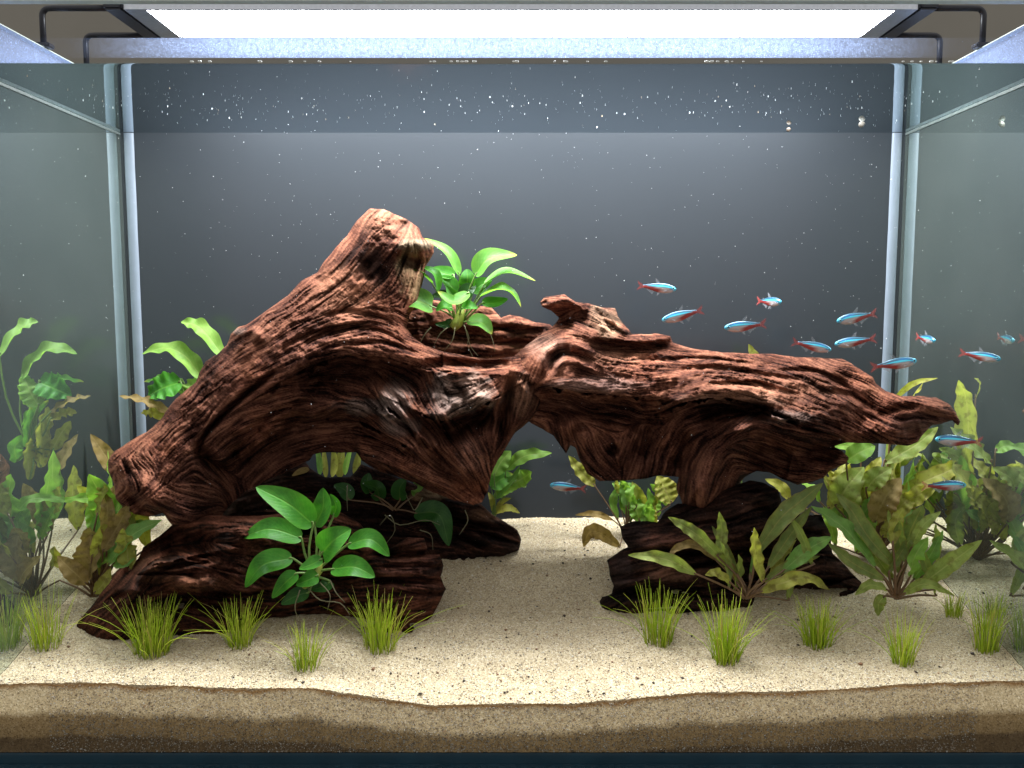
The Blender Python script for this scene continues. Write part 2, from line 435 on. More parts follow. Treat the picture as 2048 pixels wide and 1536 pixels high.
tank = thing('aquarium', 'rimless glass aquarium filled with water over pale sand', 'aquarium', (0, 0, 0))
fp = box('front_pane', WX0 - TH, WX1 + TH, -TH, 0, -0.010, RIM - 0.0062, M['clear'], tank)
box('pane_edge', WX0 - TH, WX1 + TH, -TH, 0.0, RIM - 0.0060, RIM - 0.0045, M['edge'], tank)
box('back_pane', WX0 - TH, WX1 + TH, YB, YB + TH, 0.0, RIM, M['back'], tank)
for x0, x1 in ((WX0 - TH, WX0), (WX1, WX1 + TH)):
    box('side_pane', x0, x1, 0.0005, YB - 0.0005, 0.0, ZW + 0.001, M['side'], tank)
    xi = x1 if x0 < 0 else x0
    # the dry rim of the side glass, misted by splashes
    box('side_rim', x0, x1, 0.0005, YB - 0.0005, ZW + 0.0012, RIM, M['rim_film'], tank)
    box('pane_edge', x0, x1, 0.0005, YB - 0.0005, RIM + 0.0002, RIM + 0.0012, M['edge'], tank)
    s_ = 1 if xi < 0 else -1
    xa, xb = sorted((xi + s_ * 0.0003, xi + s_ * 0.0010))
    box('waterline_strip', xa, xb, 0.002, YB - 0.002, ZW - 0.0034, ZW - 0.0006, M['waterline'], tank)  # added pale strip, its colour imitates the lit edge of the water
box('bottom_pane', WX0 - TH, WX1 + TH, -TH, YB + TH, -0.0125, -0.0105, M['edge_dark'], tank)
box('bottom_edge', WX0 - TH, WX1 + TH, 0.0006, YB + TH, -0.0103, 0.0, M['edge_dark'], tank)
# silicone seams in the two back corners
for s, xw in ((1, WX0), (-1, WX1)):
    n = 26
    V, Fc = [], []
    prof = [(0.0045, 0.0), (0.0052, 0.0022), (0.0125, 0.0026), (0.0158, 0.0019), (0.0166, 0.0)]
    for i in range(n + 1):
        z = 0.02 + (ZW - 0.0205) * i / n
        wv = 1 + 0.006 * math.sin(i * 1.7 + s) + 0.004 * math.sin(i * 4.1)
        for (a, b) in prof:
            V.append((xw + s * a * wv, YB - 0.0004 - b, z))
    k = len(prof)
    for i in range(n):
        for j in range(k - 1):
            q = (i * k + j, i * k + j + 1, (i + 1) * k + j + 1, (i + 1) * k + j)
            Fc.append(q if s < 0 else q[::-1])
    mesh_np('silicone_seam', V, Fc, M['seam'], tank)
# splash film on the inside of the front pane above the water line
box('splash_film', WX0 + 0.02, WX1 - 0.02, 0.0006, 0.0009, ZW + 0.0031, ZW + 0.0195, M['film'], tank)

cab = box('aquarium_cabinet', -0.60, 0.60, -0.02, YB + 0.05, -0.30, -0.0135, M['black'])
tag(cab, 'black lacquered cabinet top under the aquarium', 'cabinet')
wall = box('wall', -3, 3, 0.75, 0.80, -0.9, 2.2, M['wall']); tag(wall, kind='structure')

# water surface with a meniscus along the front pane
nx, ny = 160, 90
xs = np.linspace(WX0, WX1, nx); ys = np.concatenate([np.linspace(0.0004, 0.012, 30), np.linspace(0.0125, YB - 0.00005, ny - 30)])
X, Y = np.meshgrid(xs, ys)
Z = ZW + 0.0030 * np.exp(-Y / 0.0026) * (1 + 0.25 * vnoise(X * 25, Y * 0, 5)) + 0.00010 * fbm(X * 14, Y * 14, 3)
def grid_faces(nx, ny):
    i = np.arange((ny - 1) * (nx - 1)); r, c = i // (nx - 1), i % (nx - 1)
    a = r * nx + c
    return np.stack([a, a + 1, a + nx + 1, a + nx], -1)
wt = mesh_np('water', np.stack([X, Y, Z], -1).reshape(-1, 3), grid_faces(nx, ny), M['water']); tag(wt, kind='structure')

# ------------------------------------------------------------------ the lamp
LX0, LX1, LY0, LY1, LZ = -0.396, 0.414, 0.150, 0.245, 0.7140
lamp = thing('aquarium_light', 'long white glowing LED light bar standing over the aquarium', 'aquarium light', (0.009, 0.1975, LZ))
box('housing', LX0 - 0.012, LX1 + 0.012, LY0 - 0.002, LY1 + 0.002, LZ + 0.0045, LZ + 0.020, M['metal'], lamp, 0.002)
for a, b in ((LX0 - 0.020, LX0 - 0.0004), (LX1 + 0.0004, LX1 + 0.020)):
    box('end_cap', a, b, LY0 - 0.004, LY1 + 0.004, LZ - 0.002, LZ + 0.022, M['metal_dark'], lamp, 0.002)
box('bezel', LX0, LX1, LY0, LY0 + 0.004, LZ - 0.001, LZ + 0.0043, M['metal'], lamp)
box('bezel', LX0, LX1, LY1 - 0.004, LY1, LZ - 0.001, LZ + 0.0043, M['metal'], lamp)
for a, b in ((LX0, LX0 + 0.022), (LX1 - 0.022, LX1)):
    box('bezel', a, b, LY0 + 0.0042, LY1 - 0.0042, LZ - 0.001, LZ + 0.0043, M['metal'], lamp)
m, nt, out = new_mat('lit_diffuser')
e = N(nt, 'ShaderNodeEmission', i_Strength=LAMP_STRENGTH); e.inputs[0].default_value = (0.95, 0.975, 1.0, 1)
L(nt, e.outputs[0], out.inputs[0])
V = [(LX0 + 0.0225, LY0 + 0.0045, LZ + 0.001), (LX1 - 0.0225, LY0 + 0.0045, LZ + 0.001), (LX1 - 0.0225, LY1 - 0.0045, LZ + 0.001), (LX0 + 0.0225, LY1 - 0.0045, LZ + 0.001)]
mesh_np('diffuser', V, [(3, 2, 1, 0)], m, lamp, smooth=False)
for (yy, sx, xe, xo) in ((LY0 + 0.003, -1, LX0 - 0.015, WX0 - 0.003), (LY1 - 0.003, -1, LX0 - 0.015, WX0 - 0.003), (LY0 + 0.003, 1, LX1 + 0.015, WX1 + 0.003), (LY1 - 0.003, 1, LX1 + 0.015, WX1 + 0.003)):
    zt = LZ + 0.001
    pts = [(xe, yy, zt), (xo - sx * 0.012, yy, zt)]
    for k in range(1, 7):
        an = k / 6 * math.pi / 2
        pts.append((xo - sx * 0.008 + sx * 0.008 * math.sin(an), yy, zt - 0.008 + 0.008 * math.cos(an)))
    pts += [(xo, yy, RIM + 0.004)]
    V, Fc = tube_geo(pts, 0.0030, 10)
    br = mesh_np('support_leg', V, Fc, M['metal_dark'], lamp)
    x0, x1 = sorted((xo - 0.0085, xo + 0.0085))
    box('clip', x0, x1, yy - 0.006, yy + 0.006, RIM + 0.0014, RIM + 0.0062, M['metal_dark'], br, 0.001)

# ------------------------------------------------------------------ sand
fx = np.array([-400, 0, 150, 300, 500, 620, 730, 860, 1000, 1130, 1250, 1400, 1600, 1800, 2048, 2450], float)
fy = np.array([1372, 1370, 1366, 1372, 1378, 1378, 1392, 1412, 1408, 1409, 1399, 1386, 1384, 1370, 1363, 1362], float)
_p = at_np(fx, fy, 0.0)
def sand_z(X, Y):
    X = np.asarray(X, float); Y = np.asarray(Y, float)
    zf = np.interp(X, _p[:, 0], _p[:, 2])
    u = np.clip(Y / YB, 0, 1)
    zb = 0.1415 + 0.002 * np.sin(X * 23)
    z = zf + (zb - zf) * (0.94 * u + 0.06 * u * u)
    z -= 0.009 * np.exp(-((X - 0.045) / 0.085) ** 2 - ((Y - 0.16) / 0.075) ** 2)
    z += 0.0028 * fbm(X * 16, Y * 16, 41, 3) * np.clip(Y / 0.03, 0.3, 1)
    return z
def on_sand(px, py):
    """point of the sand seen at a photo pixel"""
    lo, hi = 0.0, YB
    for _ in range(40):
        mid = (lo + hi) / 2
        p = at(px, py, mid)
        if p.z > float(sand_z(p.x, p.y)): lo = mid
        else: hi = mid
    return at(px, py, lo)

def sand_material():
    m, nt, out = new_mat('pale_sand')
    tc = N(nt, 'ShaderNodeTexCoord')
    v = N(nt, 'ShaderNodeTexVoronoi', i_Scale=900.0); L(nt, tc.outputs['Object'], v.inputs['Vector'])
    n1 = N(nt, 'ShaderNodeTexNoise', i_Scale=35.0, i_Detail=5.0); L(nt, tc.outputs['Object'], n1.inputs['Vector'])
    r = ramp(nt, [(0.0, (0.20, 0.15, 0.095)), (0.10, (0.37, 0.30, 0.205)), (0.5, (0.49, 0.405, 0.27)), (0.85, (0.57, 0.485, 0.345)), (1.0, (0.66, 0.60, 0.50))])
    sr = N(nt, 'ShaderNodeSeparateColor'); L(nt, v.outputs['Color'], sr.inputs[0]); L(nt, sr.outputs[0], r.inputs[0])
    c = mixc(nt, n1.outputs[0], (0.80, 0.76, 0.70), (1.12, 1.10, 1.06))
    col = mixc(nt, 1.0, r.outputs[0], c, 'MULTIPLY')
    # face bands by depth; upper one brightened in colour for light through the glass
    st = N(nt, 'ShaderNodeAttribute', attribute_name='face_depth')
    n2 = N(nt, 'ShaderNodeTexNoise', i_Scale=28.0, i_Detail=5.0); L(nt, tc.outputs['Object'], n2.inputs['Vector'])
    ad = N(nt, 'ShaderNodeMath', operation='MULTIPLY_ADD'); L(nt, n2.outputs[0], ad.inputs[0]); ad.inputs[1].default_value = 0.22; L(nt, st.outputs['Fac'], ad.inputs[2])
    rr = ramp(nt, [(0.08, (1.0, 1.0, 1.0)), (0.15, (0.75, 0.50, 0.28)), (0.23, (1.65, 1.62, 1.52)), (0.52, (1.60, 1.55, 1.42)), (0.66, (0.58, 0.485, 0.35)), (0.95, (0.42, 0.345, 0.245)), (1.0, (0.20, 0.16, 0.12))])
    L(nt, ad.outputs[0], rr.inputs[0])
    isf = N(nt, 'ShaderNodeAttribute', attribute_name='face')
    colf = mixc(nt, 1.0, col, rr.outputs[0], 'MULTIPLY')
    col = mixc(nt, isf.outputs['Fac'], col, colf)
    p = N(nt, 'ShaderNodeBsdfPrincipled', i_Roughness=0.85); p.inputs['Specular IOR Level'].default_value = 0.2
    L(nt, col, p.inputs['Base Color'])
    b = N(nt, 'ShaderNodeBump', i_Strength=0.6, i_Distance=0.0006); L(nt, v.outputs[0], b.inputs['Height']); L(nt, b.outputs[0], p.inputs['Normal'])
    L(nt, p.outputs[0], out.inputs[0]); return m
M['sand'] = sand_material()
nx, ny, nz_ = 620, 230, 26
xs = np.linspace(WX0 + 0.0003, WX1 - 0.0003, nx)
ys = np.linspace(0.0008, YB - 0.0008, ny)
X, Y = np.meshgrid(xs, ys)
Z = sand_z(X, Y)
tufts_px = [(92, 1292), (305, 1305), (480, 1290), (613, 1335), (760, 1295), (1315, 1284), (1450, 1322), (1635, 1288), (1805, 1326), (1972, 1300), (1905, 1232)]
Zn = Z + 0.0007 * fbm(X * 150, Y * 150, 9, 3) + 0.00025 * RS.randn(*Z.shape)
top = np.stack([X, Y, Zn], -1).reshape(-1, 3)
Fq = grid_faces(nx, ny)
fr = np.linspace(0, 1, nz_)
zf = Zn[0]
FX = np.tile(xs, (nz_, 1)); FZ = zf[None, :] * (1 - fr[:, None]) + 0.0005 * fr[:, None]
FYv = np.full_like(FX, ys[0])
FYv[1:] += 0.0004 * np.abs(RS.randn(nz_ - 1, nx))
front = np.stack([FX, FYv, FZ], -1).reshape(-1, 3)
Ff = grid_faces(nx, nz_)[:, ::-1]
V = np.vstack([top, front]); Fall = np.vstack([Fq, Ff + len(top)])
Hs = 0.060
face_depth = np.concatenate([np.zeros(len(top)), ((zf[None, :] - FZ) / Hs).ravel()])
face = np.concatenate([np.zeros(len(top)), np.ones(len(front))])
sand = mesh_np('sand', V, Fall, M['sand'], attrs={'face_depth': face_depth, 'face': face}); tag(sand, kind='structure')

# loose grains lying on the sand, light and dark
def grain_material():
    m, nt, out = new_mat('sand_grains')
    a = N(nt, 'ShaderNodeAttribute', attribute_name='tint')
    p = N(nt, 'ShaderNodeBsdfPrincipled', i_Roughness=0.5); L(nt, a.outputs['Color'], p.inputs['Base Color'])
    L(nt, p.outputs[0], out.inputs[0]); return m
M['grains'] = grain_material()
OCT = np.array([(1, 0, 0), (0, 1, 0), (-1, 0, 0), (0, -1, 0), (0, 0, 1), (0, 0, -1)], float)
OCF = np.array([(0, 1, 4), (1, 2, 4), (2, 3, 4), (3, 0, 4), (1, 0, 5), (2, 1, 5), (3, 2, 5), (0, 3, 5)])
def octas(P, R, col, squash=0.75):
    n = len(P)
    ang = RS.rand(n) * 6.28
    ca, sa = np.cos(ang), np.sin(ang)
    sc = 0.65 + 0.7 * RS.rand(n, 3); sc[:, 2] *= squash
    jit = 1 + 0.35 * (RS.rand(n, 6, 1) - 0.5)
    Q = OCT[None] * jit * sc[:, None, :] * np.asarray(R)[:, None, None]
    tl = (RS.rand(n) - 0.5) * 1.2
    x, y, z = Q[..., 0], Q[..., 1], Q[..., 2]
    y2 = y * np.cos(tl)[:, None] - z * np.sin(tl)[:, None]; z2 = y * np.sin(tl)[:, None] + z * np.cos(tl)[:, None]
    Q = np.stack([x * ca[:, None] - y2 * sa[:, None], x * sa[:, None] + y2 * ca[:, None], z2], -1) + P[:, None, :]
    Fx = (OCF[None] + (np.arange(n) * 6)[:, None, None]).reshape(-1, 3)
    A = np.repeat(np.concatenate([col, np.ones((n, 1))], 1), 6, 0)
    return Q.reshape(-1, 3), Fx, A
n = 30000
gx = WX0 + 0.002 + RS.rand(n) * (WX1 - WX0 - 0.004); gy = 0.001 + (RS.rand(n) ** 1.35) * (YB - 0.004)
P = np.stack([gx, gy, sand_z(gx, gy) + 0.0002], -1)
pal = 0.72 * np.array([(0.78, 0.70, 0.58), (0.62, 0.51, 0.37), (0.50, 0.39, 0.26), (0.84, 0.79, 0.70), (0.52, 0.30, 0.16), (0.24, 0.18, 0.12), (0.36, 0.30, 0.22)])
ci = RS.choice(len(pal), n, p=[0.24, 0.22, 0.17, 0.14, 0.07, 0.06, 0.10])
Vg, Fg, Ag = octas(P, 0.00036 + 0.00075 * RS.rand(n) ** 3, pal[ci])
# grains pressed against the front glass
n2 = 15000
hx = WX0 + 0.05 + RS.rand(n2) * (WX1 - WX0 - 0.1)
zt = np.interp(hx, xs, zf); hz = 0.001 + RS.rand(n2) * (zt - 0.004)
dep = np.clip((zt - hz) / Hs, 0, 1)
P2 = np.stack([hx, np.full(n2, 0.0007), hz], -1)
ci2 = RS.choice(len(pal), n2, p=[0.26, 0.24, 0.14, 0.10, 0.04, 0.12, 0.10])
shade = np.where(dep + 0.05 * RS.randn(n2) < 0.47, 1.3, 0.50)[:, None]  # same bands on the grains, upper ones brightened in colour for glass light
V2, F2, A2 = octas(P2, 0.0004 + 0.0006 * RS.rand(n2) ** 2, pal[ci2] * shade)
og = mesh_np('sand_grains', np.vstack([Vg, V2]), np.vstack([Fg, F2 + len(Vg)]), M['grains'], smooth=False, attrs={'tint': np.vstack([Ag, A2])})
tag(og, kind='stuff')
# dark bits of bark and mulm
n = 760
gx = WX0 + 0.01 + RS.rand(n) * (WX1 - WX0 - 0.02); gy = 0.006 + RS.rand(n) * (YB - 0.02)
k = RS.rand(n) < 0.4
gx = np.where(k, 0.04 + 0.12 * RS.randn(n), gx); gx = np.clip(gx, WX0 + 0.01, WX1 - 0.01)
P = np.stack([gx, gy, sand_z(gx, gy) + 0.0006], -1)
cd = np.where(RS.rand(n, 1) < 0.7, np.array([[0.035, 0.022, 0.015]]), np.array([[0.20, 0.10, 0.05]])) * (0.6 + 0.8 * RS.rand(n, 1))
Vd, Fd, Ad = octas(P, 0.0005 + 0.0019 * RS.rand(n) ** 4, cd, 0.6)
od = mesh_np('bark_debris', Vd, Fd, M['grains'], smooth=False, attrs={'tint': Ad}); tag(od, kind='stuff')

# ------------------------------------------------------------------ driftwood sculpting
def poly_sdf(PX, PY, poly):
    P = np.asarray(poly, float); Q = np.roll(P, -1, 0)
    d2 = np.full(PX.shape, 1e12); ins = np.zeros(PX.shape, bool)
    for (ax, ay), (bx, by) in zip(P, Q):
        ex, ey = bx - ax, by - ay
        wx, wy = PX - ax, PY - ay
        t = np.clip((wx * ex + wy * ey) / (ex * ex + ey * ey + 1e-12), 0, 1)
        dx, dy = wx - ex * t, wy - ey * t
        np.minimum(d2, dx * dx + dy * dy, out=d2)
        c = (ay > PY) != (by > PY)
        if by != ay:
            ins ^= c & (PX < (bx - ax) * (PY - ay) / (by - ay) + ax)
    d = np.sqrt(d2)
    return np.where(ins, d, -d)

def line_dist(PX, PY, pts):
    """distance to a polyline, signed side (+ : left of travel on the page, i.e. above when drawn left to right), position 0..1"""
    P = np.asarray(pts, float)
    d2 = np.full(PX.shape, 1e12); sg = np.zeros(PX.shape); pos = np.zeros(PX.shape)
    n = len(P) - 1
    for i in range(n):
        (ax, ay), (bx, by) = P[i], P[i + 1]
        ex, ey = bx - ax, by - ay
        wx, wy = PX - ax, PY - ay
        t = np.clip((wx * ex + wy * ey) / (ex * ex + ey * ey + 1e-12), 0, 1)
        dx, dy = wx - ex * t, wy - ey * t
        q = dx * dx + dy * dy
        m_ = q < d2
        d2 = np.where(m_, q, d2); sg = np.where(m_, ey * wx - ex * wy, sg); pos = np.where(m_, (i + t) / n, pos)
    return np.sqrt(d2), sg, pos

def blur(A, r, it=2):
    for _ in range(it):
        for ax in (0, 1):
            B = np.pad(A, [(r, r) if a == ax else (0, 0) for a in (0, 1)], mode='edge')
            cs = np.cumsum(B, ax)
            if ax == 0:
                A = np.concatenate([cs[2 * r:2 * r + 1], cs[2 * r + 1:] - cs[:-2 * r - 1]], 0) / (2 * r + 1)
            else:
                A = np.concatenate([cs[:, 2 * r:2 * r + 1], cs[:, 2 * r + 1:] - cs[:, :-2 * r - 1]], 1) / (2 * r + 1)
    return A

def bil(A, y, x):
    h, w_ = A.shape
    x = np.clip(x, 0, w_ - 1.001); y = np.clip(y, 0, h - 1.001)
    xi = x.astype(np.int32); yi = y.astype(np.int32); fx_ = x - xi; fy_ = y - yi
    return (A[yi, xi] * (1 - fx_) + A[yi, xi + 1] * fx_) * (1 - fy_) + (A[yi + 1, xi] * (1 - fx_) + A[yi + 1, xi + 1] * fx_) * fy_

def lic(noise, vx, vy, steps, h=1.0):
    H, W_ = noise.shape
    yy, xx = np.mgrid[0:H, 0:W_].astype(np.float32)
    acc = noise.copy(); 
    for sgn in (1, -1):
        x, y = xx.copy(), yy.copy()
        px, py = vx * sgn, vy * sgn
        for i in range(steps):
            x += px * h; y += py * h
            xi = np.clip(x, 0, W_ - 1).astype(np.int32); yi = np.clip(y, 0, H - 1).astype(np.int32)
            wgt = 1 - i / steps
            acc += noise[yi, xi] * wgt
            nvx, nvy = vx[yi, xi], vy[yi, xi]
            dt = np.sign(nvx * px + nvy * py); dt[dt == 0] = 1
            px, py = nvx * dt, nvy * dt
    acc -= acc.mean(); acc /= acc.std() + 1e-9
    return acc.astype(np.float64)

def splits(seed, x0, x1, y0, y1, n, slope=0.0):
    """random cracks running roughly along a log"""
    rs = random.Random(seed); out = []
    for i in range(n):
        x, y, l = rs.uniform(x0, x1), rs.uniform(y0, y1), rs.uniform(50, 150)
        a = slope + rs.uniform(-0.22, 0.22)
        out.append((rs.choice(['g', 'g', 'l', 'u']), -rs.uniform(12, 24) if i % 3 else rs.uniform(10, 18), rs.uniform(3.5, 8) if i % 3 else rs.uniform(8, 18), [(x, y), (x + l * .5, y + l * .5 * a + rs.uniform(-6, 6)), (x + l, y + l * a)]))
    return out

def driftwood(name, poly, Yc, T, R, flows, strokes, pits=(), tints=(), step=2.0, seed=1, mat='wood', grain=(1.15, 1.9), edge=3.0,
              lump=7.0, back=0.7, label=None, cat='driftwood', group=None, gmul=1.0, smul=1.6, ycf=None):
    poly = np.asarray(poly, float)
    x0, y0 = poly.min(0) - 8; x1, y1 = poly.max(0) + 8
    W_ = int((x1 - x0) / step) + 1; H_ = int((y1 - y0) / step) + 1
    gx = x0 + np.arange(W_) * step; gy = y0 + np.arange(H_) * step
    PX, PY = np.meshgrid(gx, gy)
    sdf = poly_sdf(PX, PY, poly)
    sdf = sdf + edge * fbm(PX / 38, PY / 38, seed, 4)
    # flow field of the grain
    fs = 8.0
    cx = np.arange(x0, x1 + fs, fs); cy = np.arange(y0, y1 + fs, fs)
    QX, QY = np.meshgrid(cx, cy)
    A = np.zeros(QX.shape); B = np.zeros(QX.shape)
    for fl in flows:
        pts = catmull(fl, max(6, int(sum(np.hypot(*(np.diff(np.array(fl, float), axis=0).T))) / 14)))
        tg = np.gradient(pts, axis=0); an = 2 * np.arctan2(tg[:, 1], tg[:, 0])
        for (qx, qy), a_ in zip(pts, an):
            wg = 1.0 / ((QX - qx) ** 2 + (QY - qy) ** 2 + 60.0) ** 1.6
            A += wg * math.cos(a_); B += wg * math.sin(a_)
    iy = (PY - y0) / fs; ix = (PX - x0) / fs
    nrm = np.sqrt(A * A + B * B) + 1e-30
    ca, sb = bil(A / nrm, iy, ix), bil(B / nrm, iy, ix)
    th = 0.5 * np.arctan2(sb, ca) + 0.30 * fbm(PX / 55, PY / 55, seed + 5, 3) + 0.34 * fbm(PX / 17, PY / 17, seed + 6, 3)
    vx = np.cos(th).astype(np.float32); vy = np.sin(th).astype(np.float32)
    rs = np.random.RandomState(seed)
    n_f = rs.randn(H_, W_).astype(np.float32)
    fine = lic(n_f, vx, vy, 9)
    n_c = (0.75 * rs.randn(H_, W_) + 1.2 * blur(rs.randn(H_, W_), 1, 1)).astype(np.float32)
    mid_ = lic(n_c, vx, vy, 20)
    n_b = blur(rs.randn(H_, W_), 4, 2); n_b = (n_b / n_b.std()).astype(np.float32)
    big = lic(n_b, vx, vy, 40)
    # form
    t = np.clip(sdf / R, 0, 1)
    H = T * np.sqrt(np.maximum(0, 1 - (1 - t) ** 2))
    H = np.where(sdf > 0, blur(H, 5, 2) * np.clip(sdf / 8, 0, 1) + H * (1 - np.clip(sdf / 8, 0, 1)), 0)
    for s_ in strokes:
        kind, amp, wd, pts = s_[:4]
        amp = amp * (smul * 1.35 if amp < -20 else smul)
        pts = catmull(pts, max(len(pts) * 4, 8)) if len(pts) > 2 else pts
        d, sg, pos = line_dist(PX, PY, pts)
        d = np.abs(d + wd * 0.35 * fbm(PX / 26, PY / 26, seed + 31, 3))
        tp = np.clip(np.minimum(pos, 1 - pos) / 0.18, 0, 1) ** 0.6 * 0.75 + 0.25
        if kind == 'g':      # soft groove or ridge
            H = H + amp * tp * np.exp(-(d / wd) ** 2)
        elif kind == 'l':    # ledge: gentle above the line, sharp drop below it (drawn left to right)
            up = sg > 0
            H = H + amp * tp * np.where(up, np.exp(-(d / wd) ** 1.4), np.exp(-(d / min(0.16 * wd, 4.5)) ** 2))
        elif kind == 'u':    # the reverse: sharp above, gentle below
            up = sg > 0
            H = H + amp * tp * np.where(~up, np.exp(-(d / wd) ** 1.4), np.exp(-(d / min(0.16 * wd, 4.5)) ** 2))
    for (px_, py_, rx, ry, amp) in pits:
        amp = amp * 1.5
        q = ((PX - px_) / rx) ** 2 + ((PY - py_) / ry) ** 2
        q = q * (1 + 0.5 * fbm(PX / 18, PY / 18, seed + 77, 3))
        H = H + amp * np.exp(-q ** 1.5)
    inn = np.clip(sdf / 14, 0, 1)
    H = H + inn * lump * fbm(PX / 60, PY / 60, seed + 3, 4)
    am = 0.30 + 1.15 * np.clip(fbm(PX / 80, PY / 80, seed + 8, 3) + 0.5, 0, 1)
    ridged = 1 - np.abs(big) * 0.9
    groove = np.minimum(mid_, 0.6)
    crack = np.clip(-mid_ - 0.75, 0, 1.2) * np.clip(0.4 - big, 0, 1.2)
    # knotty, pitted patches where the grain breaks up
    rough_ = np.clip(fbm(PX / 70, PY / 70, seed + 50, 3) * 2.2 - 0.2, 0, 1)
    pitn = fbm(PX / 9, PY / 9, seed + 60, 3)
    H = H + inn * am * gmul * (grain[0] * (0.6 * big + 0.3 * ridged) + grain[1] * groove + 1.2 * fine - 2.8 * crack) + inn * (0.5 + 1.3 * rough_) * 5.2 * pitn * gmul
    H = np.where(sdf > 0, np.maximum(H, -T * 0.55), 0)
    # mesh
    iin = sdf > 0
    cell = iin[:-1, :-1] | iin[1:, :-1] | iin[:-1, 1:] | iin[1:, 1:]
    gyg, gxg = np.gradient(sdf, step)
    g2 = gxg ** 2 + gyg ** 2 + 0.05
    mv = np.where(iin, 0, -sdf); mvx = np.clip(mv * gxg / g2, -2 * step, 2 * step); mvy = np.clip(mv * gyg / g2, -2 * step, 2 * step)
    VX, VY = PX + mvx, PY + mvy
    kk = (D + Yc) / F
    if ycf is not None: Yc = np.interp(VX, ycf[0], ycf[1])
    Pf = at_np(VX, VY, Yc - H * kk)
    Hb = np.where(iin, T * back * np.sqrt(np.maximum(0, 1 - (1 - t) ** 2)) + inn * lump * fbm(PX / 50, PY / 50, seed + 90, 3), 0)
    Hb = np.maximum(Hb, -H + 3.0 * inn)
    Hb = np.minimum(Hb, (YB - 0.004 - Yc) / kk)
    Pb = at_np(VX, VY, Yc + Hb * kk)
    used = np.zeros((H_, W_), bool)
    used[:-1, :-1] |= cell; used[1:, :-1] |= cell; used[:-1, 1:] |= cell; used[1:, 1:] |= cell
    idx = -np.ones((H_, W_), np.int64); idx[used] = np.arange(used.sum())
    nf = int(used.sum())
    bidx = idx.copy(); m_in = used & iin
    bidx[m_in] = nf + np.arange(int(m_in.sum()))
    r_, c_ = np.nonzero(cell)
    def quads(I): return np.stack([I[r_, c_], I[r_ + 1, c_], I[r_ + 1, c_ + 1], I[r_, c_ + 1]], -1)
    fq = quads(idx); bq = quads(bidx)[:, ::-1]
    keep = ~((bidx[r_, c_] == idx[r_, c_]) & (bidx[r_ + 1, c_] == idx[r_ + 1, c_]) & (bidx[r_ + 1, c_ + 1] == idx[r_ + 1, c_ + 1]) & (bidx[r_, c_ + 1] == idx[r_, c_ + 1]))
    V = np.vstack([Pf[used], Pb[m_in]])
    g = 0.5 + 0.15 * mid_ + 0.06 * big + 0.17 * fine + 0.12 * fbm(PX / 30, PY / 30, seed + 70, 4) - 0.12 * rough_ * (pitn < 0) - 0.25 * crack
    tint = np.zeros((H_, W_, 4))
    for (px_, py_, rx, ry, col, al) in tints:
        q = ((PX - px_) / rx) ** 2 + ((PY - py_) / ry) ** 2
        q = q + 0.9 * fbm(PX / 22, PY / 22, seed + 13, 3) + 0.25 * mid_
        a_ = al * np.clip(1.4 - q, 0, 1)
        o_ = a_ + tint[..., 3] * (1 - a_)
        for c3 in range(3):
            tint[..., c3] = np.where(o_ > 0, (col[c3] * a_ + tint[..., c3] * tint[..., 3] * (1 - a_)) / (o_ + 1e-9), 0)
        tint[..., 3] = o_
    ga = np.concatenate([g[used], g[m_in]]); ta = np.vstack([tint[used], tint[m_in]])
    org = (float(V[:, 0].mean()), float(V[:, 1].mean()), float(V[:, 2].min()))
    o = mesh_np(name, V, np.vstack([fq, bq[keep]]), M[mat], attrs={'grain': ga, 'tint': ta}, origin=org)
    return tag(o, label, cat, group)

PALE = (0.25, 0.175, 0.145); GREY = (0.19, 0.135, 0.115); DARKK = (0.035, 0.022, 0.02); ORANGE = (0.50, 0.22, 0.13); BLOND = (0.21, 0.155, 0.105)

# --- the big left arch
polyA = [(739, 417), (713, 441), (695, 471), (651, 521), (636, 544), (604, 562), (575, 591), (537, 617), (493, 650), (478, 654), (461, 669), (452, 690), (434, 708), (411, 723), (401, 743), (393, 764), (373, 781), (352, 799), (338, 816), (325, 834), (293, 864), (259, 883), (229, 903), (217, 920), (216, 942), (227, 966), (231, 997), (249, 1017), (270, 1029), (299, 1032), (325, 1026), (337, 1041), (352, 1056), (381, 1065), (410, 1056), (434, 1046), (458, 1013), (490, 985), (540, 960), (580, 938), (619, 920), (627, 908), (670, 905), (713, 905), (724, 922), (760, 944), (800, 955), (830, 966), (852, 978), (880, 990), (905, 1000), (946, 1009), (963, 1004), (975, 984), (981, 948), (996, 919), (1013, 893), (1031, 866), (1057, 843), (1072, 825), (1079, 805), (1082, 778), (1074, 764), (1068, 740), (1062, 716), (1031, 713), (978, 717), (931, 711), (884, 702), (850, 690), (825, 672), (812, 655), (820, 630), (838, 600), (846, 565), (853, 530), (868, 506), (869, 490), (845, 474), (837, 456), (814, 439), (791, 428), (767, 417)]
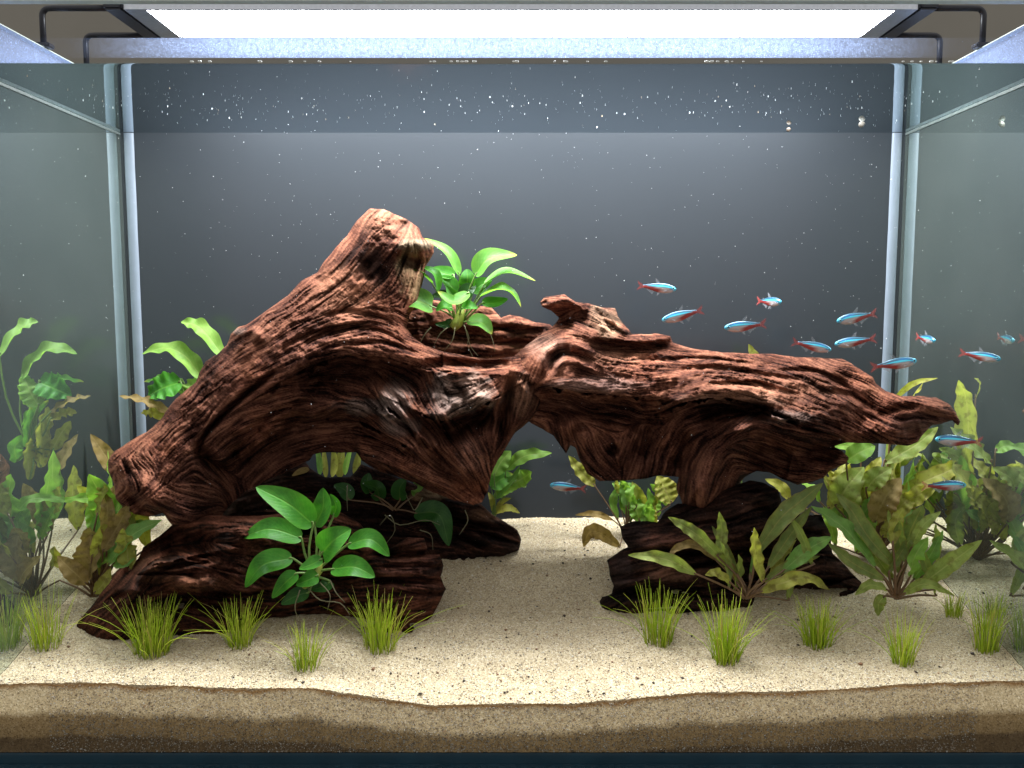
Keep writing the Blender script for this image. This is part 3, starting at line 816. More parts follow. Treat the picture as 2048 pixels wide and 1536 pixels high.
flowA = [[(740, 420), (655, 520), (575, 590), (460, 680), (340, 815), (225, 920)],
         [(800, 470), (740, 560), (650, 640), (520, 720), (420, 830), (320, 950), (270, 1000)],
         [(530, 705), (604, 676), (668, 648), (748, 648), (833, 685), (930, 722), (1040, 722)],
         [(470, 780), (560, 735), (640, 705), (720, 698), (800, 712), (900, 742), (1000, 735)],
         [(350, 850), (430, 790), (540, 740)], [(300, 990), (400, 900), (520, 820), (640, 790), (700, 800)],
         [(646, 818), (720, 797), (777, 836), (826, 878), (850, 910)], [(748, 769), (780, 804), (819, 846), (861, 892)],
         [(1020, 746), (953, 797), (892, 834)], [(860, 750), (870, 800), (885, 835)], [(1023, 746), (1017, 797), (1004, 870)], [(1068, 770), (1050, 828), (1010, 890)],
         [(892, 845), (929, 897), (953, 943), (971, 988)], [(723, 905), (790, 925), (880, 965), (940, 1000)],
         [(387, 910), (452, 969), (464, 1001)], [(250, 930), (300, 1000), (380, 1040), (430, 1030)], [(290, 920), (350, 985), (420, 1000)],
         [(480, 930), (560, 880), (680, 850)], [(838, 470), (850, 520), (830, 600)]]
strokesA = [
    ('l', 34, 70, [(520, 790), (580, 752), (640, 724), (700, 710), (770, 714), (850, 737), (930, 745)]),
    ('g', -46, 26, [(600, 775), (660, 752), (740, 744), (850, 758)]),
    ('l', 44, 62, [(600, 850), (660, 838), (720, 842), (775, 872), (826, 900), (852, 918)]),
    ('g', -20, 8, [(640, 800), (700, 782), (760, 800), (815, 850), (850, 895)]),
    ('g', -40, 22, [(560, 850), (640, 850), (720, 850), (790, 890)]),
    ('l', 36, 48, [(752, 790), (785, 822), (824, 858), (866, 898)]),
    ('g', -18, 7, [(770, 775), (810, 815), (850, 865)]),
    ('u', 14, 30, [(850, 744), (911, 739), (962, 746), (1023, 738), (1068, 757)]),
    ('g', -30, 10, [(846, 730), (911, 728), (962, 732), (1020, 728)]),
    ('l', 58, 84, [(846, 828), (883, 842), (923, 828), (955, 815), (1000, 790)]),
    ('g', -52, 20, [(840, 852), (890, 862), (940, 842), (985, 826)]),
    ('g', -26, 8, [(1023, 752), (1016, 800), (1004, 872)]),
    ('g', 20, 22, [(1050, 760), (1048, 810), (1020, 870)]),
    ('g', 22, 26, [(920, 870), (945, 930), (960, 985)]),
    ('g', -30, 18, [(860, 900), (900, 950), (925, 985)]),
    ('l', 34, 40, [(730, 915), (790, 935), (870, 968), (925, 994)]),
    ('g', -30, 5, [(548, 745), (474, 804), (411, 868), (393, 907)]),
    ('g', -38, 12, [(396, 900), (420, 928), (445, 950), (468, 992)]),
    ('g', -16, 5, [(640, 790), (560, 822), (470, 880)]), ('g', -12, 4, [(600, 830), (520, 860), (440, 930)]),
    ('g', -12, 4, [(604, 690), (668, 660), (748, 658), (820, 690)]), ('g', -10, 4, [(650, 632), (700, 622), (780, 640)]), ('g', -10, 4, [(560, 700), (620, 668), (690, 655)]),
    ('g', -11, 4, [(700, 690), (770, 685), (850, 712)]),
    ('g', -14, 6, [(860, 770), (900, 790), (940, 780)]), ('g', -12, 5, [(900, 760), (930, 790), (925, 815)]),
    ('g', -60, 60, [(450, 985), (540, 930), (620, 890), (720, 885)]),
    ('g', 26, 34, [(255, 950), (300, 1005), (350, 1030), (400, 1040)]),
    ('g', -22, 12, [(250, 985), (300, 1025), (340, 1020)]),
    ('g', 16, 14, [(790, 500), (830, 486), (862, 494)]), ('g', -26, 14, [(800, 520), (840, 530)]),
    ('g', 10, 10, [(470, 668), (500, 660), (520, 672)]),
]
pitsA = [(745, 535, 30, 26, -16), (800, 450, 18, 10, -10), (947, 980, 26, 22, -46), (735, 528, 10, 8, -14), (762, 545, 9, 9, -14), (740, 555, 9, 7, -12), (1006, 858, 8, 22, -16), (520, 690, 12, 8, -8), (640, 560, 10, 7, -5), (968, 780, 20, 10, -10)]
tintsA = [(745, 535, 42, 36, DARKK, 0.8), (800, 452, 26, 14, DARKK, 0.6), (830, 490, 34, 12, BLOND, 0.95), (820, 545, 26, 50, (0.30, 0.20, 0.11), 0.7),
          (790, 800, 34, 46, PALE, 0.75), (740, 812, 70, 18, GREY, 0.75), (800, 850, 40, 20, GREY, 0.6), (930, 785, 70, 40, (0.26, 0.19, 0.16), 0.7), (880, 800, 30, 36, GREY, 0.5), (1045, 790, 30, 40, (0.30, 0.16, 0.10), 0.5), (940, 910, 26, 36, (0.20, 0.10, 0.075), 0.5),
          (480, 664, 14, 10, PALE, 0.6), (690, 590, 60, 60, ORANGE, 0.45), (770, 445, 50, 30, ORANGE, 0.4), (370, 970, 70, 60, (0.09, 0.04, 0.03), 0.4)]
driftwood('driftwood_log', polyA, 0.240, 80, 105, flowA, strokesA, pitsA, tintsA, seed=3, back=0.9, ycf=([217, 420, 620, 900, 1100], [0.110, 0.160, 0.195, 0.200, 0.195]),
          label='big red-brown driftwood arch with a thick upright stump at its top')

# --- the right branch
polyB = [(1079, 604), (1088, 594), (1129, 589), (1152, 604), (1176, 608), (1199, 614), (1231, 616), (1235, 633), (1258, 660), (1264, 668), (1308, 667), (1340, 673), (1344, 686), (1381, 697), (1439, 703), (1500, 708), (1543, 707), (1590, 713), (1637, 714), (1683, 719), (1706, 730), (1728, 743), (1747, 753), (1753, 767), (1771, 782), (1801, 792), (1835, 791), (1874, 794), (1899, 807), (1912, 825), (1921, 843), (1917, 851), (1904, 841), (1893, 844), (1865, 852), (1852, 863), (1835, 883), (1816, 891), (1796, 889), (1768, 889), (1715, 886), (1693, 884), (1668, 893), (1684, 901), (1697, 915), (1692, 927), (1660, 942), (1648, 955), (1620, 966), (1594, 970), (1564, 959), (1540, 946), (1513, 942), (1490, 955), (1472, 974), (1458, 1003), (1431, 1024), (1414, 1037), (1384, 1035), (1367, 1021), (1360, 997), (1352, 977), (1356, 955), (1322, 951), (1287, 957), (1249, 962), (1199, 961), (1176, 948), (1160, 922), (1152, 896), (1141, 889), (1132, 907), (1118, 886), (1108, 871), (1088, 860), (1059, 845), (1030, 820), (1020, 760), (1030, 712), (1052, 690), (1082, 668), (1105, 652), (1118, 636), (1102, 622), (1084, 614)]
flowB = [[(1085, 604), (1140, 600), (1200, 640), (1250, 670)], [(1110, 650), (1170, 620), (1230, 640)], [(1100, 640), (1180, 660), (1250, 680)],
         [(1075, 745), (1086, 705), (1120, 682), (1165, 690), (1200, 708), (1260, 715)], [(1090, 760), (1115, 720), (1150, 712), (1190, 730)], [(1050, 700), (1080, 690), (1110, 670)],
         [(1180, 668), (1264, 676), (1342, 671)], [(1200, 700), (1300, 690), (1500, 716), (1700, 745), (1800, 800), (1905, 832)],
         [(1090, 765), (1250, 772), (1400, 760), (1530, 745), (1650, 790), (1780, 850), (1850, 855)],
         [(1314, 822), (1377, 800), (1447, 792), (1496, 803), (1567, 827), (1637, 855), (1700, 878)],
         [(1100, 800), (1200, 815), (1320, 835)], [(1517, 834), (1468, 869), (1426, 911), (1405, 960), (1400, 1030)],
         [(1340, 855), (1322, 890), (1310, 930)], [(1280, 860), (1270, 900), (1260, 950)], [(1160, 880), (1180, 920), (1220, 950)], [(1130, 850), (1135, 880), (1133, 905)],
         [(1520, 850), (1600, 880), (1680, 900)], [(1480, 900), (1560, 930), (1640, 935)], [(1440, 960), (1425, 1000), (1410, 1030)]]
strokesB = [
    ('g', -24, 46, [(1165, 905), (1290, 905), (1390, 890)]), ('g', -22, 30, [(1530, 905), (1600, 915), (1670, 912)]),
    ('l', 46, 70, [(1085, 770), (1160, 785), (1240, 790), (1330, 800)]),
    ('g', -44, 26, [(1070, 810), (1180, 818), (1320, 838)]),
    ('l', 50, 72, [(1314, 826), (1377, 803), (1447, 795), (1496, 806), (1567, 830), (1637, 858), (1704, 882)]),
    ('g', -46, 18, [(1400, 828), (1450, 818), (1500, 820), (1545, 834)]),
    ('l', 34, 30, [(1440, 872), (1500, 858), (1570, 862), (1660, 888)]), ('u', 22, 18, [(1460, 842), (1500, 832), (1560, 840), (1640, 868)]),
    ('g', 34, 26, [(1517, 838), (1468, 872), (1426, 915), (1405, 965), (1400, 1015)]), ('g', 34, 34, [(1415, 950), (1404, 985), (1400, 1020)]),
    ('g', -40, 32, [(1500, 905), (1540, 920), (1580, 930)]),
    ('g', -22, 14, [(1380, 860), (1372, 900), (1350, 935)]),
    ('g', -26, 16, [(1300, 850), (1296, 880), (1280, 910)]),
    ('l', 18, 22, [(1180, 674), (1264, 682), (1342, 679)]), ('g', -22, 9, [(1190, 692), (1264, 698), (1335, 692)]),
    ('u', 18, 14, [(1085, 610), (1130, 598), (1160, 612)]), ('g', -24, 18, [(1120, 640), (1150, 628), (1180, 640)]),
    ('g', 14, 9, [(1160, 612), (1195, 640), (1215, 665)]), ('g', -12, 5, [(1190, 618), (1215, 650), (1228, 668)]), ('g', 12, 7, [(1210, 620), (1240, 655), (1255, 668)]),
    ('g', 14, 9, [(1082, 745), (1090, 710), (1118, 690), (1160, 694), (1195, 712)]), ('g', -14, 6, [(1098, 742), (1108, 715), (1130, 706), (1165, 716)]), ('g', 10, 6, [(1112, 745), (1125, 724), (1150, 722), (1185, 740)]),
    ('g', -16, 10, [(1110, 690), (1140, 700)]),
    ('g', -12, 5, [(1350, 740), (1430, 735), (1520, 748), (1600, 760)]), ('g', -12, 5, [(1400, 770), (1500, 768), (1600, 790)]), ('g', -10, 4, [(1300, 722), (1400, 716), (1500, 726)]),
    ('g', -14, 7, [(1640, 780), (1700, 790), (1770, 830)]), ('g', -12, 5, [(1560, 740), (1640, 745), (1720, 790)]), ('g', -12, 6, [(1760, 830), (1800, 815), (1840, 812)]),
    ('g', 14, 12, [(1770, 800), (1840, 806), (1895, 822)]), ('g', -10, 5, [(1790, 840), (1840, 832), (1890, 832)]), ('g', -18, 16, [(1810, 870), (1840, 860)]),
    ('g', 24, 22, [(1690, 866), (1740, 868), (1800, 872)]),
    ('g', 12, 12, [(1660, 900), (1680, 918), (1650, 938)]),
    ('g', -20, 9, [(1141, 884), (1150, 860), (1180, 842)]), ('g', 14, 14, [(1165, 870), (1180, 905), (1175, 935)]),
    ('g', -14, 6, [(1400, 975), (1392, 1000), (1395, 1025)]), ('g', -12, 5, [(1430, 965), (1420, 995), (1415, 1020)]),
]
pitsB = [(1500, 818, 48, 11, -30), (1226, 900, 24, 22, 18), (1226, 900, 11, 11, -38), (1672, 852, 12, 8, -8), (1628, 905, 22, 16, -46), (1660, 907, 16, 14, -34), (1112, 712, 11, 10, -18), (1240, 712, 22, 7, -12), (1290, 716, 26, 9, -12), (1680, 760, 26, 14, -10), (1130, 652, 14, 10, -22), (1250, 940, 24, 12, -14)]
tintsB = [(1210, 640, 30, 34, (0.46, 0.27, 0.17), 0.7), (1090, 700, 40, 30, (0.36, 0.20, 0.15), 0.6), (1560, 835, 70, 14, GREY, 0.6), (1480, 800, 100, 16, (0.40, 0.22, 0.15), 0.5), (1200, 770, 90, 16, (0.22, 0.14, 0.12), 0.5), (1540, 780, 120, 22, ORANGE, 0.35), (1835, 850, 50, 24, (0.20, 0.11, 0.09), 0.5), (1230, 715, 60, 12, ORANGE, 0.4)]
driftwood('driftwood_log', polyB, 0.240, 72, 90, flowB, strokesB, pitsB, tintsB, seed=8, ycf=([1050, 1450, 1700, 1920], [0.200, 0.190, 0.148, 0.080]),
          label='long driftwood branch tapering to a beak-like tip over the olive plants')

# --- the low ridge behind the upper plant
polyC = [(770, 650), (800, 600), (860, 600), (930, 610), (981, 614), (1002, 636), (1019, 631), (1040, 634), (1072, 646), (1100, 650), (1130, 680), (1110, 730), (1000, 745), (850, 730), (780, 700)]
flowC = [[(800, 640), (900, 640), (1000, 660), (1110, 670)], [(820, 700), (950, 700), (1100, 690)]]
strokesC = [('g', -14, 6, [(960, 650), (1030, 660), (1090, 660)]), ('g', -14, 7, [(900, 680), (1000, 685), (1080, 690)]), ('g', 14, 10, [(1000, 640), (1050, 648), (1095, 660)]), ('g', -16, 12, [(860, 660), (930, 670), (990, 665)])]
driftwood('driftwood_log', polyC, 0.252, 34, 50, flowC, strokesC, (), [], step=2.5, seed=14,
          label='dark driftwood ridge behind the roots of the upper green plant')

# --- base log on the left
polyD = [(190, 1320), (152, 1252), (189, 1204), (218, 1167), (233, 1143), (275, 1118), (286, 1094), (316, 1075), (345, 1050), (420, 1030), (520, 1032), (600, 1020), (681, 1022), (719, 1047), (760, 1092), (781, 1096), (816, 1075), (848, 1076), (855, 1096), (849, 1108), (880, 1108), (887, 1131), (881, 1154), (893, 1178), (881, 1200), (860, 1240), (840, 1290), (600, 1330), (300, 1320)]
flowD = [[(160, 1240), (214, 1196), (267, 1171), (292, 1139), (325, 1128), (384, 1124), (462, 1139), (490, 1150)], [(230, 1150), (290, 1100), (340, 1062)], [(340, 1165), (400, 1162), (450, 1170)], [(280, 1230), (300, 1190), (380, 1190), (480, 1220)], [(500, 1070), (420, 1080), (440, 1110)], [(480, 1060), (600, 1060), (700, 1090)], [(600, 1200), (700, 1180), (880, 1190)], [(700, 1130), (800, 1130), (880, 1130)], [(780, 1096), (850, 1090)], [(620, 1260), (760, 1240), (850, 1220)]]
strokesD = [('u', 30, 26, [(286, 1142), (325, 1126), (384, 1122), (455, 1132)]), ('g', -46, 24, [(320, 1092), (375, 1086), (430, 1092)]), ('g', 26, 14, [(300, 1135), (272, 1168), (266, 1200)]),
            ('l', 22, 26, [(350, 1172), (400, 1176), (445, 1180)]), ('g', -40, 20, [(330, 1206), (400, 1204), (480, 1206)]), ('g', 22, 20, [(440, 1100), (480, 1070), (520, 1050)]), ('g', -20, 8, [(250, 1150), (290, 1110), (330, 1080)]),
            ('g', -30, 7, [(745, 1108), (800, 1112), (852, 1106)]), ('g', -26, 6, [(740, 1164), (810, 1160), (886, 1164)]), ('g', -14, 5, [(760, 1135), (820, 1130), (880, 1136)]), ('g', -14, 5, [(750, 1190), (820, 1186), (880, 1188)]),
            ('g', -40, 34, [(560, 1130), (640, 1140), (720, 1140)]), ('g', -30, 20, [(500, 1240), (620, 1240), (740, 1235)]), ('g', -14, 6, [(220, 1200), (260, 1190), (290, 1210)]), ('g', 20, 22, [(460, 1130), (480, 1145), (470, 1160)])]
pitsD = [(468, 1138, 8, 8, -10), (440, 1132, 9, 6, -10)]
tintsD = [(310, 1135, 50, 26, (0.22, 0.10, 0.06), 0.5), (410, 1168, 60, 14, (0.24, 0.10, 0.055), 0.6), (820, 1150, 70, 40, (0.14, 0.055, 0.04), 0.5)]
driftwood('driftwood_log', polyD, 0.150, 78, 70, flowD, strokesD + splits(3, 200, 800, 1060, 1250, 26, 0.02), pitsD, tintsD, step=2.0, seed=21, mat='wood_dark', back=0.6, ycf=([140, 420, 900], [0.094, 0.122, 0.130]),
          label='dark split log lying on the sand under the big arch, broad-leaved plant before it')

# --- dark log at the back under the arch
polyE = [(430, 1060), (440, 980), (520, 930), (600, 908), (618, 936), (650, 954), (700, 953), (722, 930), (760, 940), (820, 965), (870, 985), (905, 998), (960, 1006), (985, 1028), (1010, 1044), (1035, 1060), (1043, 1080), (1037, 1100), (1012, 1110), (990, 1122), (940, 1135), (860, 1150), (500, 1150)]
flowE = [[(480, 1010), (620, 980), (800, 1000), (1000, 1060)], [(500, 1080), (700, 1060), (900, 1080), (1030, 1090)], [(860, 1000), (950, 1020), (1030, 1070)]]
strokesE = [('u', 20, 22, [(840, 990), (900, 1004), (970, 1020), (1035, 1064)]), ('g', -18, 10, [(860, 1030), (920, 1040), (960, 1060)]), ('g', -12, 6, [(560, 1000), (640, 985), (740, 1000)]), ('g', -20, 14, [(880, 1060), (940, 1066)])]
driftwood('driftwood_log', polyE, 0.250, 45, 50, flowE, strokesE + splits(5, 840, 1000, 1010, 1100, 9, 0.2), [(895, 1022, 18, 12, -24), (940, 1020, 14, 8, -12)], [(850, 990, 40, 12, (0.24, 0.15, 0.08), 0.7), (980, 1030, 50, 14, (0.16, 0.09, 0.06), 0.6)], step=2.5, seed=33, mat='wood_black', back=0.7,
          label='blackish mossy log end lying in the shade behind the arch, by the open sand path')

# --- base log on the right
polyF = [(1428, 985), (1499, 962), (1531, 966), (1557, 980), (1564, 1006), (1607, 1030), (1642, 1030), (1660, 1068), (1664, 1106), (1700, 1140), (1722, 1164), (1726, 1182), (1712, 1215), (1700, 1270), (1500, 1300), (1300, 1290), (1262, 1270), (1209, 1248), (1184, 1224), (1203, 1193), (1222, 1186), (1226, 1172), (1218, 1150), (1214, 1120), (1232, 1108), (1258, 1094), (1245, 1077), (1239, 1053), (1267, 1043), (1314, 1044), (1330, 1022), (1355, 1006), (1390, 1010)]
flowF = [[(1250, 1060), (1400, 1050), (1550, 1010)], [(1230, 1130), (1330, 1090), (1500, 1080), (1640, 1060)], [(1210, 1220), (1300, 1190), (1500, 1180), (1700, 1180)], [(1260, 1160), (1400, 1130), (1560, 1130), (1680, 1130)], [(1480, 990), (1540, 990)]]
strokesF = [('l', 20, 26, [(1262, 1098), (1330, 1090), (1420, 1086), (1520, 1080)]), ('g', -26, 9, [(1270, 1110), (1350, 1106), (1450, 1104), (1560, 1096)]), ('l', 16, 22, [(1230, 1172), (1300, 1164), (1400, 1166)]), ('g', -26, 10, [(1225, 1186), (1300, 1182), (1420, 1186)]),
            ('g', -20, 14, [(1500, 1010), (1540, 1030), (1600, 1050)]), ('g', -10, 4, [(1470, 985), (1510, 984), (1550, 996)]), ('g', -10, 4, [(1600, 1060), (1640, 1070), (1660, 1090)]), ('g', -10, 4, [(1610, 1100), (1650, 1110), (1690, 1130)]), ('g', 14, 14, [(1200, 1205), (1240, 1200), (1300, 1210)]), ('g', -30, 30, [(1500, 1180), (1600, 1190), (1680, 1190)])]
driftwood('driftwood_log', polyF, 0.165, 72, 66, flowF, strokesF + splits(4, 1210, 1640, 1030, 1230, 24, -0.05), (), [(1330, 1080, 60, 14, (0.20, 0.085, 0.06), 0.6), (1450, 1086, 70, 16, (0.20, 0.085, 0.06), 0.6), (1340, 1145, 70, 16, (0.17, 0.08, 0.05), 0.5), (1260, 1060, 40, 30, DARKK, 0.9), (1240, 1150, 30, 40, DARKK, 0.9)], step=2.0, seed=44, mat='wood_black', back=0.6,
          label='dark layered log standing on the sand below the long branch, olive leaves before it')

# ------------------------------------------------------------------ plants
def leaf_mesh(name, ctrl, wd, mat, parent, facing=(0.0, -0.75, 0.65), wave=0.0, wn=5, cup=0.25, shape='oval', nl=18, nw=8, roll=0.0, tipcurl=0.0, seed=0):
    """ctrl: 3-D points along the midrib, base to tip; wd: full width in metres"""
    P = catmull(ctrl, nl + 1)
    T = np.gradient(P, axis=0); T /= np.linalg.norm(T, axis=1)[:, None] + 1e-12
    f = np.array(facing, float); f /= np.linalg.norm(f)
    rs = random.Random(seed)
    ph = rs.random() * 6.28
    V, UV = [], []
    ln = np.linalg.norm(np.diff(P, axis=0), axis=1).sum()
    for i in range(nl + 1):
        u = i / nl
        s = np.cross(T[i], f); s /= np.linalg.norm(s) + 1e-9
        n = np.cross(s, T[i])
        if roll:
            c_, s_ = math.cos(roll), math.sin(roll)
            s, n = s * c_ + n * s_, n * c_ - s * s_
        if shape == 'oval':
            prof = (math.sin(math.pi * min(1, u * 0.985 + 0.015) ** 0.72)) ** 0.62 * (1 - 0.12 * u)
        elif shape == 'heart':
            prof = (math.sin(math.pi * min(1, u * 0.97 + 0.03) ** 0.55)) ** 0.6
        else:
            prof = (math.sin(math.pi * min(1, u * 0.99 + 0.01) ** 0.85)) ** 0.75
        prof = max(prof, 0.02)
        for j in range(nw + 1):
            v = -1 + 2 * j / nw
            a = v * prof * wd / 2
            edge = abs(v) ** 1.5
            h = cup * (abs(v) ** 1.6) * prof * wd / 2
            h += wave * wd * edge * math.sin(u * wn * 6.28 + ph + (1.3 if v > 0 else 0)) * min(1, 4 * u) * min(1, 5 * (1 - u))
            a *= 1 + 0.45 * wave * math.sin(u * (wn * 1.35) * 6.28 + ph * 2 + (2 if v > 0 else 0))
            V.append(P[i] + s * a + n * h)
            UV.append((u, v))
    Fc = grid_faces(nw + 1, nl + 1)
    return mesh_np(name, V, Fc, mat, parent, uv=UV)

pseed = [0]
def plant(name, label, cat, crown, Yc, leaves, stalk_mat, group=None, wave=0.0, shape='oval', cup=0.25, base=None, sr=0.0011, default='anubias', dY=0.02, wscale=1.0):
    """leaves: dict(b=(x,y), t=(x,y), m=(x,y) or None, w=px, mat=..., y=(Ybase, Ymid, Ytip) offsets, f=facing, roll=)"""
    c = at(crown[0], crown[1], Yc)
    root = thing(name, label, cat, tuple(c), group)
    for lf in leaves:
        pseed[0] += 1
        rs = random.Random(pseed[0] * 13)
        yb, ym, yt = lf.get('y', (rs.uniform(-dY, dY) * 0.5, rs.uniform(-dY, dY) * 0.6, rs.uniform(-dY, dY)))
        b = at(*lf['b'], Yc + yb); t = at(*lf['t'], Yc + yt)
        mp = lf.get('m') or ((lf['b'][0] + lf['t'][0]) / 2 + rs.uniform(-4, 4), (lf['b'][1] + lf['t'][1]) / 2 - rs.uniform(2, 9))
        m_ = at(*mp, Yc + ym)
        ctrl = [b, m_, t]
        if lf.get('m2'): ctrl = [b, m_, at(*lf['m2'], Yc + (ym + yt) / 2), t]
        wd = lf['w'] * (D + Yc) / F * wscale
        o = leaf_mesh('leaf', [tuple(q) for q in ctrl], wd, M[lf.get('mat', default)], root, facing=lf.get('f', (rs.uniform(-0.3, 0.3), -0.8, rs.uniform(0.35, 0.8))),
                      wave=lf.get('wave', wave) * 1.5, nl=28, wn=lf.get('wn', rs.choice([3, 4, 5])), shape=lf.get('s', shape), cup=lf.get('cup', cup), roll=lf.get('roll', 0.0), seed=pseed[0])
        # stalk from the crown to the leaf base
        st = lf.get('stalk', 1)
        if st:
            tdir = (m_ - b).normalized()
            c2 = c + Vector((rs.uniform(-0.003, 0.003), rs.uniform(-0.003, 0.003), 0))
            k = (b - c2).length
            pts = catmull([tuple(c2), tuple(c2 * 0.55 + b * 0.45 + Vector((rs.uniform(-.1, .1) * k, 0, 0.05 * k))), tuple(b), tuple(b + tdir * 0.003)], 9)
            V, Fc = tube_geo([tuple(q) for q in pts], [sr * (1.25 - 0.5 * i / 8) for i in range(9)], 6)
            mesh_np('stalk', V, Fc, M[lf.get('sm', stalk_mat)], o)
    return root

def extra(seed, x0, x1, y0, y1, n, w, ln, mats, lean=(-0.6, 0.6), dy=0.03):
    """a crowd of upright wavy leaves between two photo columns, tips between y0 and y1"""
    rs = random.Random(seed); out = []
    for i in range(n):
        tx, ty = rs.uniform(x0, x1), rs.uniform(y0, y1)
        l = rs.uniform(*ln); k = rs.uniform(*lean) + 0.5 * (tx - (x0 + x1) / 2) / (x1 - x0)
        bx, by = tx - k * l, ty + l
        yy = rs.uniform(-dy, dy)
        out.append(dict(b=(bx, by), m=((bx + tx) / 2 + rs.uniform(-8, 8), (by + ty) / 2 - rs.uniform(2, 10)), t=(tx, ty), w=rs.uniform(*w), mat=rs.choice(mats),
                        y=(yy, yy + rs.uniform(-.006, .006), yy + rs.uniform(-.012, .012)), f=(rs.uniform(-0.7, 0.7), -0.8, rs.uniform(0.1, 0.7)), wave=rs.uniform(0.05, 0.11)))
    return out

def strands(root, name, paths, r, mat):
    for pts in paths:
        V, Fc = tube_geo([tuple(q) for q in catmull(pts, 10)], [r * (1.2 - 0.7 * i / 9) for i in range(10)], 5)
        mesh_np(name, V, Fc, M[mat], root)

# upper plant on the driftwood
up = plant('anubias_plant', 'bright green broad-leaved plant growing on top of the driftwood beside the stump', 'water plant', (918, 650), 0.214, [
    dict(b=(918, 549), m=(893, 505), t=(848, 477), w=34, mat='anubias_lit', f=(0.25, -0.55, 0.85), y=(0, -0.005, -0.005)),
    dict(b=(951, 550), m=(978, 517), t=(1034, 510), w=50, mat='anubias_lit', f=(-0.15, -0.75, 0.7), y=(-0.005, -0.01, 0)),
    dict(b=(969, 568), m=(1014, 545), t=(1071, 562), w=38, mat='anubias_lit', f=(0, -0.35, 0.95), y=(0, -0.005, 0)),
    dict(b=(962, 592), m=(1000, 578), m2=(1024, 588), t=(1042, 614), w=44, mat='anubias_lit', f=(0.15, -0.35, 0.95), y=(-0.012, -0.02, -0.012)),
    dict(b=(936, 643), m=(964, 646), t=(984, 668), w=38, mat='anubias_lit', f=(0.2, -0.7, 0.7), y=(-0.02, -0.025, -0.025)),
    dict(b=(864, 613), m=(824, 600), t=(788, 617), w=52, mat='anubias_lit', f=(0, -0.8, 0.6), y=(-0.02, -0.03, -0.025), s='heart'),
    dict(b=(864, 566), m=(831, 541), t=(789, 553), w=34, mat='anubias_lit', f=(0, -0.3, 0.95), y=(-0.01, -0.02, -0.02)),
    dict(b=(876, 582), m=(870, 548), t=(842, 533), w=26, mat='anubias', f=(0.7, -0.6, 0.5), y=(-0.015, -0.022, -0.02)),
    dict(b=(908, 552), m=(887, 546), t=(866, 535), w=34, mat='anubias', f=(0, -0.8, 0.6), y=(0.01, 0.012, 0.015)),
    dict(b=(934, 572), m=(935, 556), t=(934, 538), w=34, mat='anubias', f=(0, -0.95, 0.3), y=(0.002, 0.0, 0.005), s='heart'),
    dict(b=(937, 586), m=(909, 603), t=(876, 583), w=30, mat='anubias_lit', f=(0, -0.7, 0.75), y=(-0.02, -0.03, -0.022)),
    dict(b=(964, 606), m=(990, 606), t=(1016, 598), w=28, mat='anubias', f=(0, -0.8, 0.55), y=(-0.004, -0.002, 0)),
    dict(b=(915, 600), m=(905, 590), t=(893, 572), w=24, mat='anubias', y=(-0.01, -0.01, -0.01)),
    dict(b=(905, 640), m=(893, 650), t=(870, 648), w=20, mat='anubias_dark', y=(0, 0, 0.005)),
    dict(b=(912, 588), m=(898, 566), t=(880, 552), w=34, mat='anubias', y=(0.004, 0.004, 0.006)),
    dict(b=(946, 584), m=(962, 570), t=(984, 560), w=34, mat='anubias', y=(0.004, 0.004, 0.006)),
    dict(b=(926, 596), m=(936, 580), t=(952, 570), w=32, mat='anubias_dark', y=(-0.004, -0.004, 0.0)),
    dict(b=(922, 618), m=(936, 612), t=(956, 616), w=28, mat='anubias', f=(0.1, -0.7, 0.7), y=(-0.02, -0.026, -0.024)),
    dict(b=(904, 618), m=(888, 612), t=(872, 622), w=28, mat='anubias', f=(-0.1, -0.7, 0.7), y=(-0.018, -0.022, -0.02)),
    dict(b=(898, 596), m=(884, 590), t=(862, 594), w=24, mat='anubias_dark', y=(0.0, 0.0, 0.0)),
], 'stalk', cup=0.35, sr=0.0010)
V, Fc = tube_geo([tuple(at(x, y, 0.207)) for x, y in ((905, 656), (915, 646), (921, 630), (926, 612))], [0.005, 0.0065, 0.005, 0.0025], 10)
mesh_np('rhizome', V, Fc, M['rhizome'], up)
strands(up, 'root', [[at(928, 650, 0.196), at(938, 675, 0.190), at(935, 690, 0.190), at(948, 718, 0.188)], [at(910, 655, 0.196), at(905, 680, 0.191), at(888, 702, 0.188)], [at(930, 652, 0.194), at(940, 690, 0.188), at(956, 712, 0.188)], [at(862, 655, 0.194), at(850, 668, 0.188), at(838, 690, 0.186)], [at(975, 655, 0.198), at(985, 680, 0.194), at(990, 704, 0.193)], [at(895, 655, 0.198), at(880, 668, 0.192), at(868, 690, 0.190)]], 0.00055, 'root')

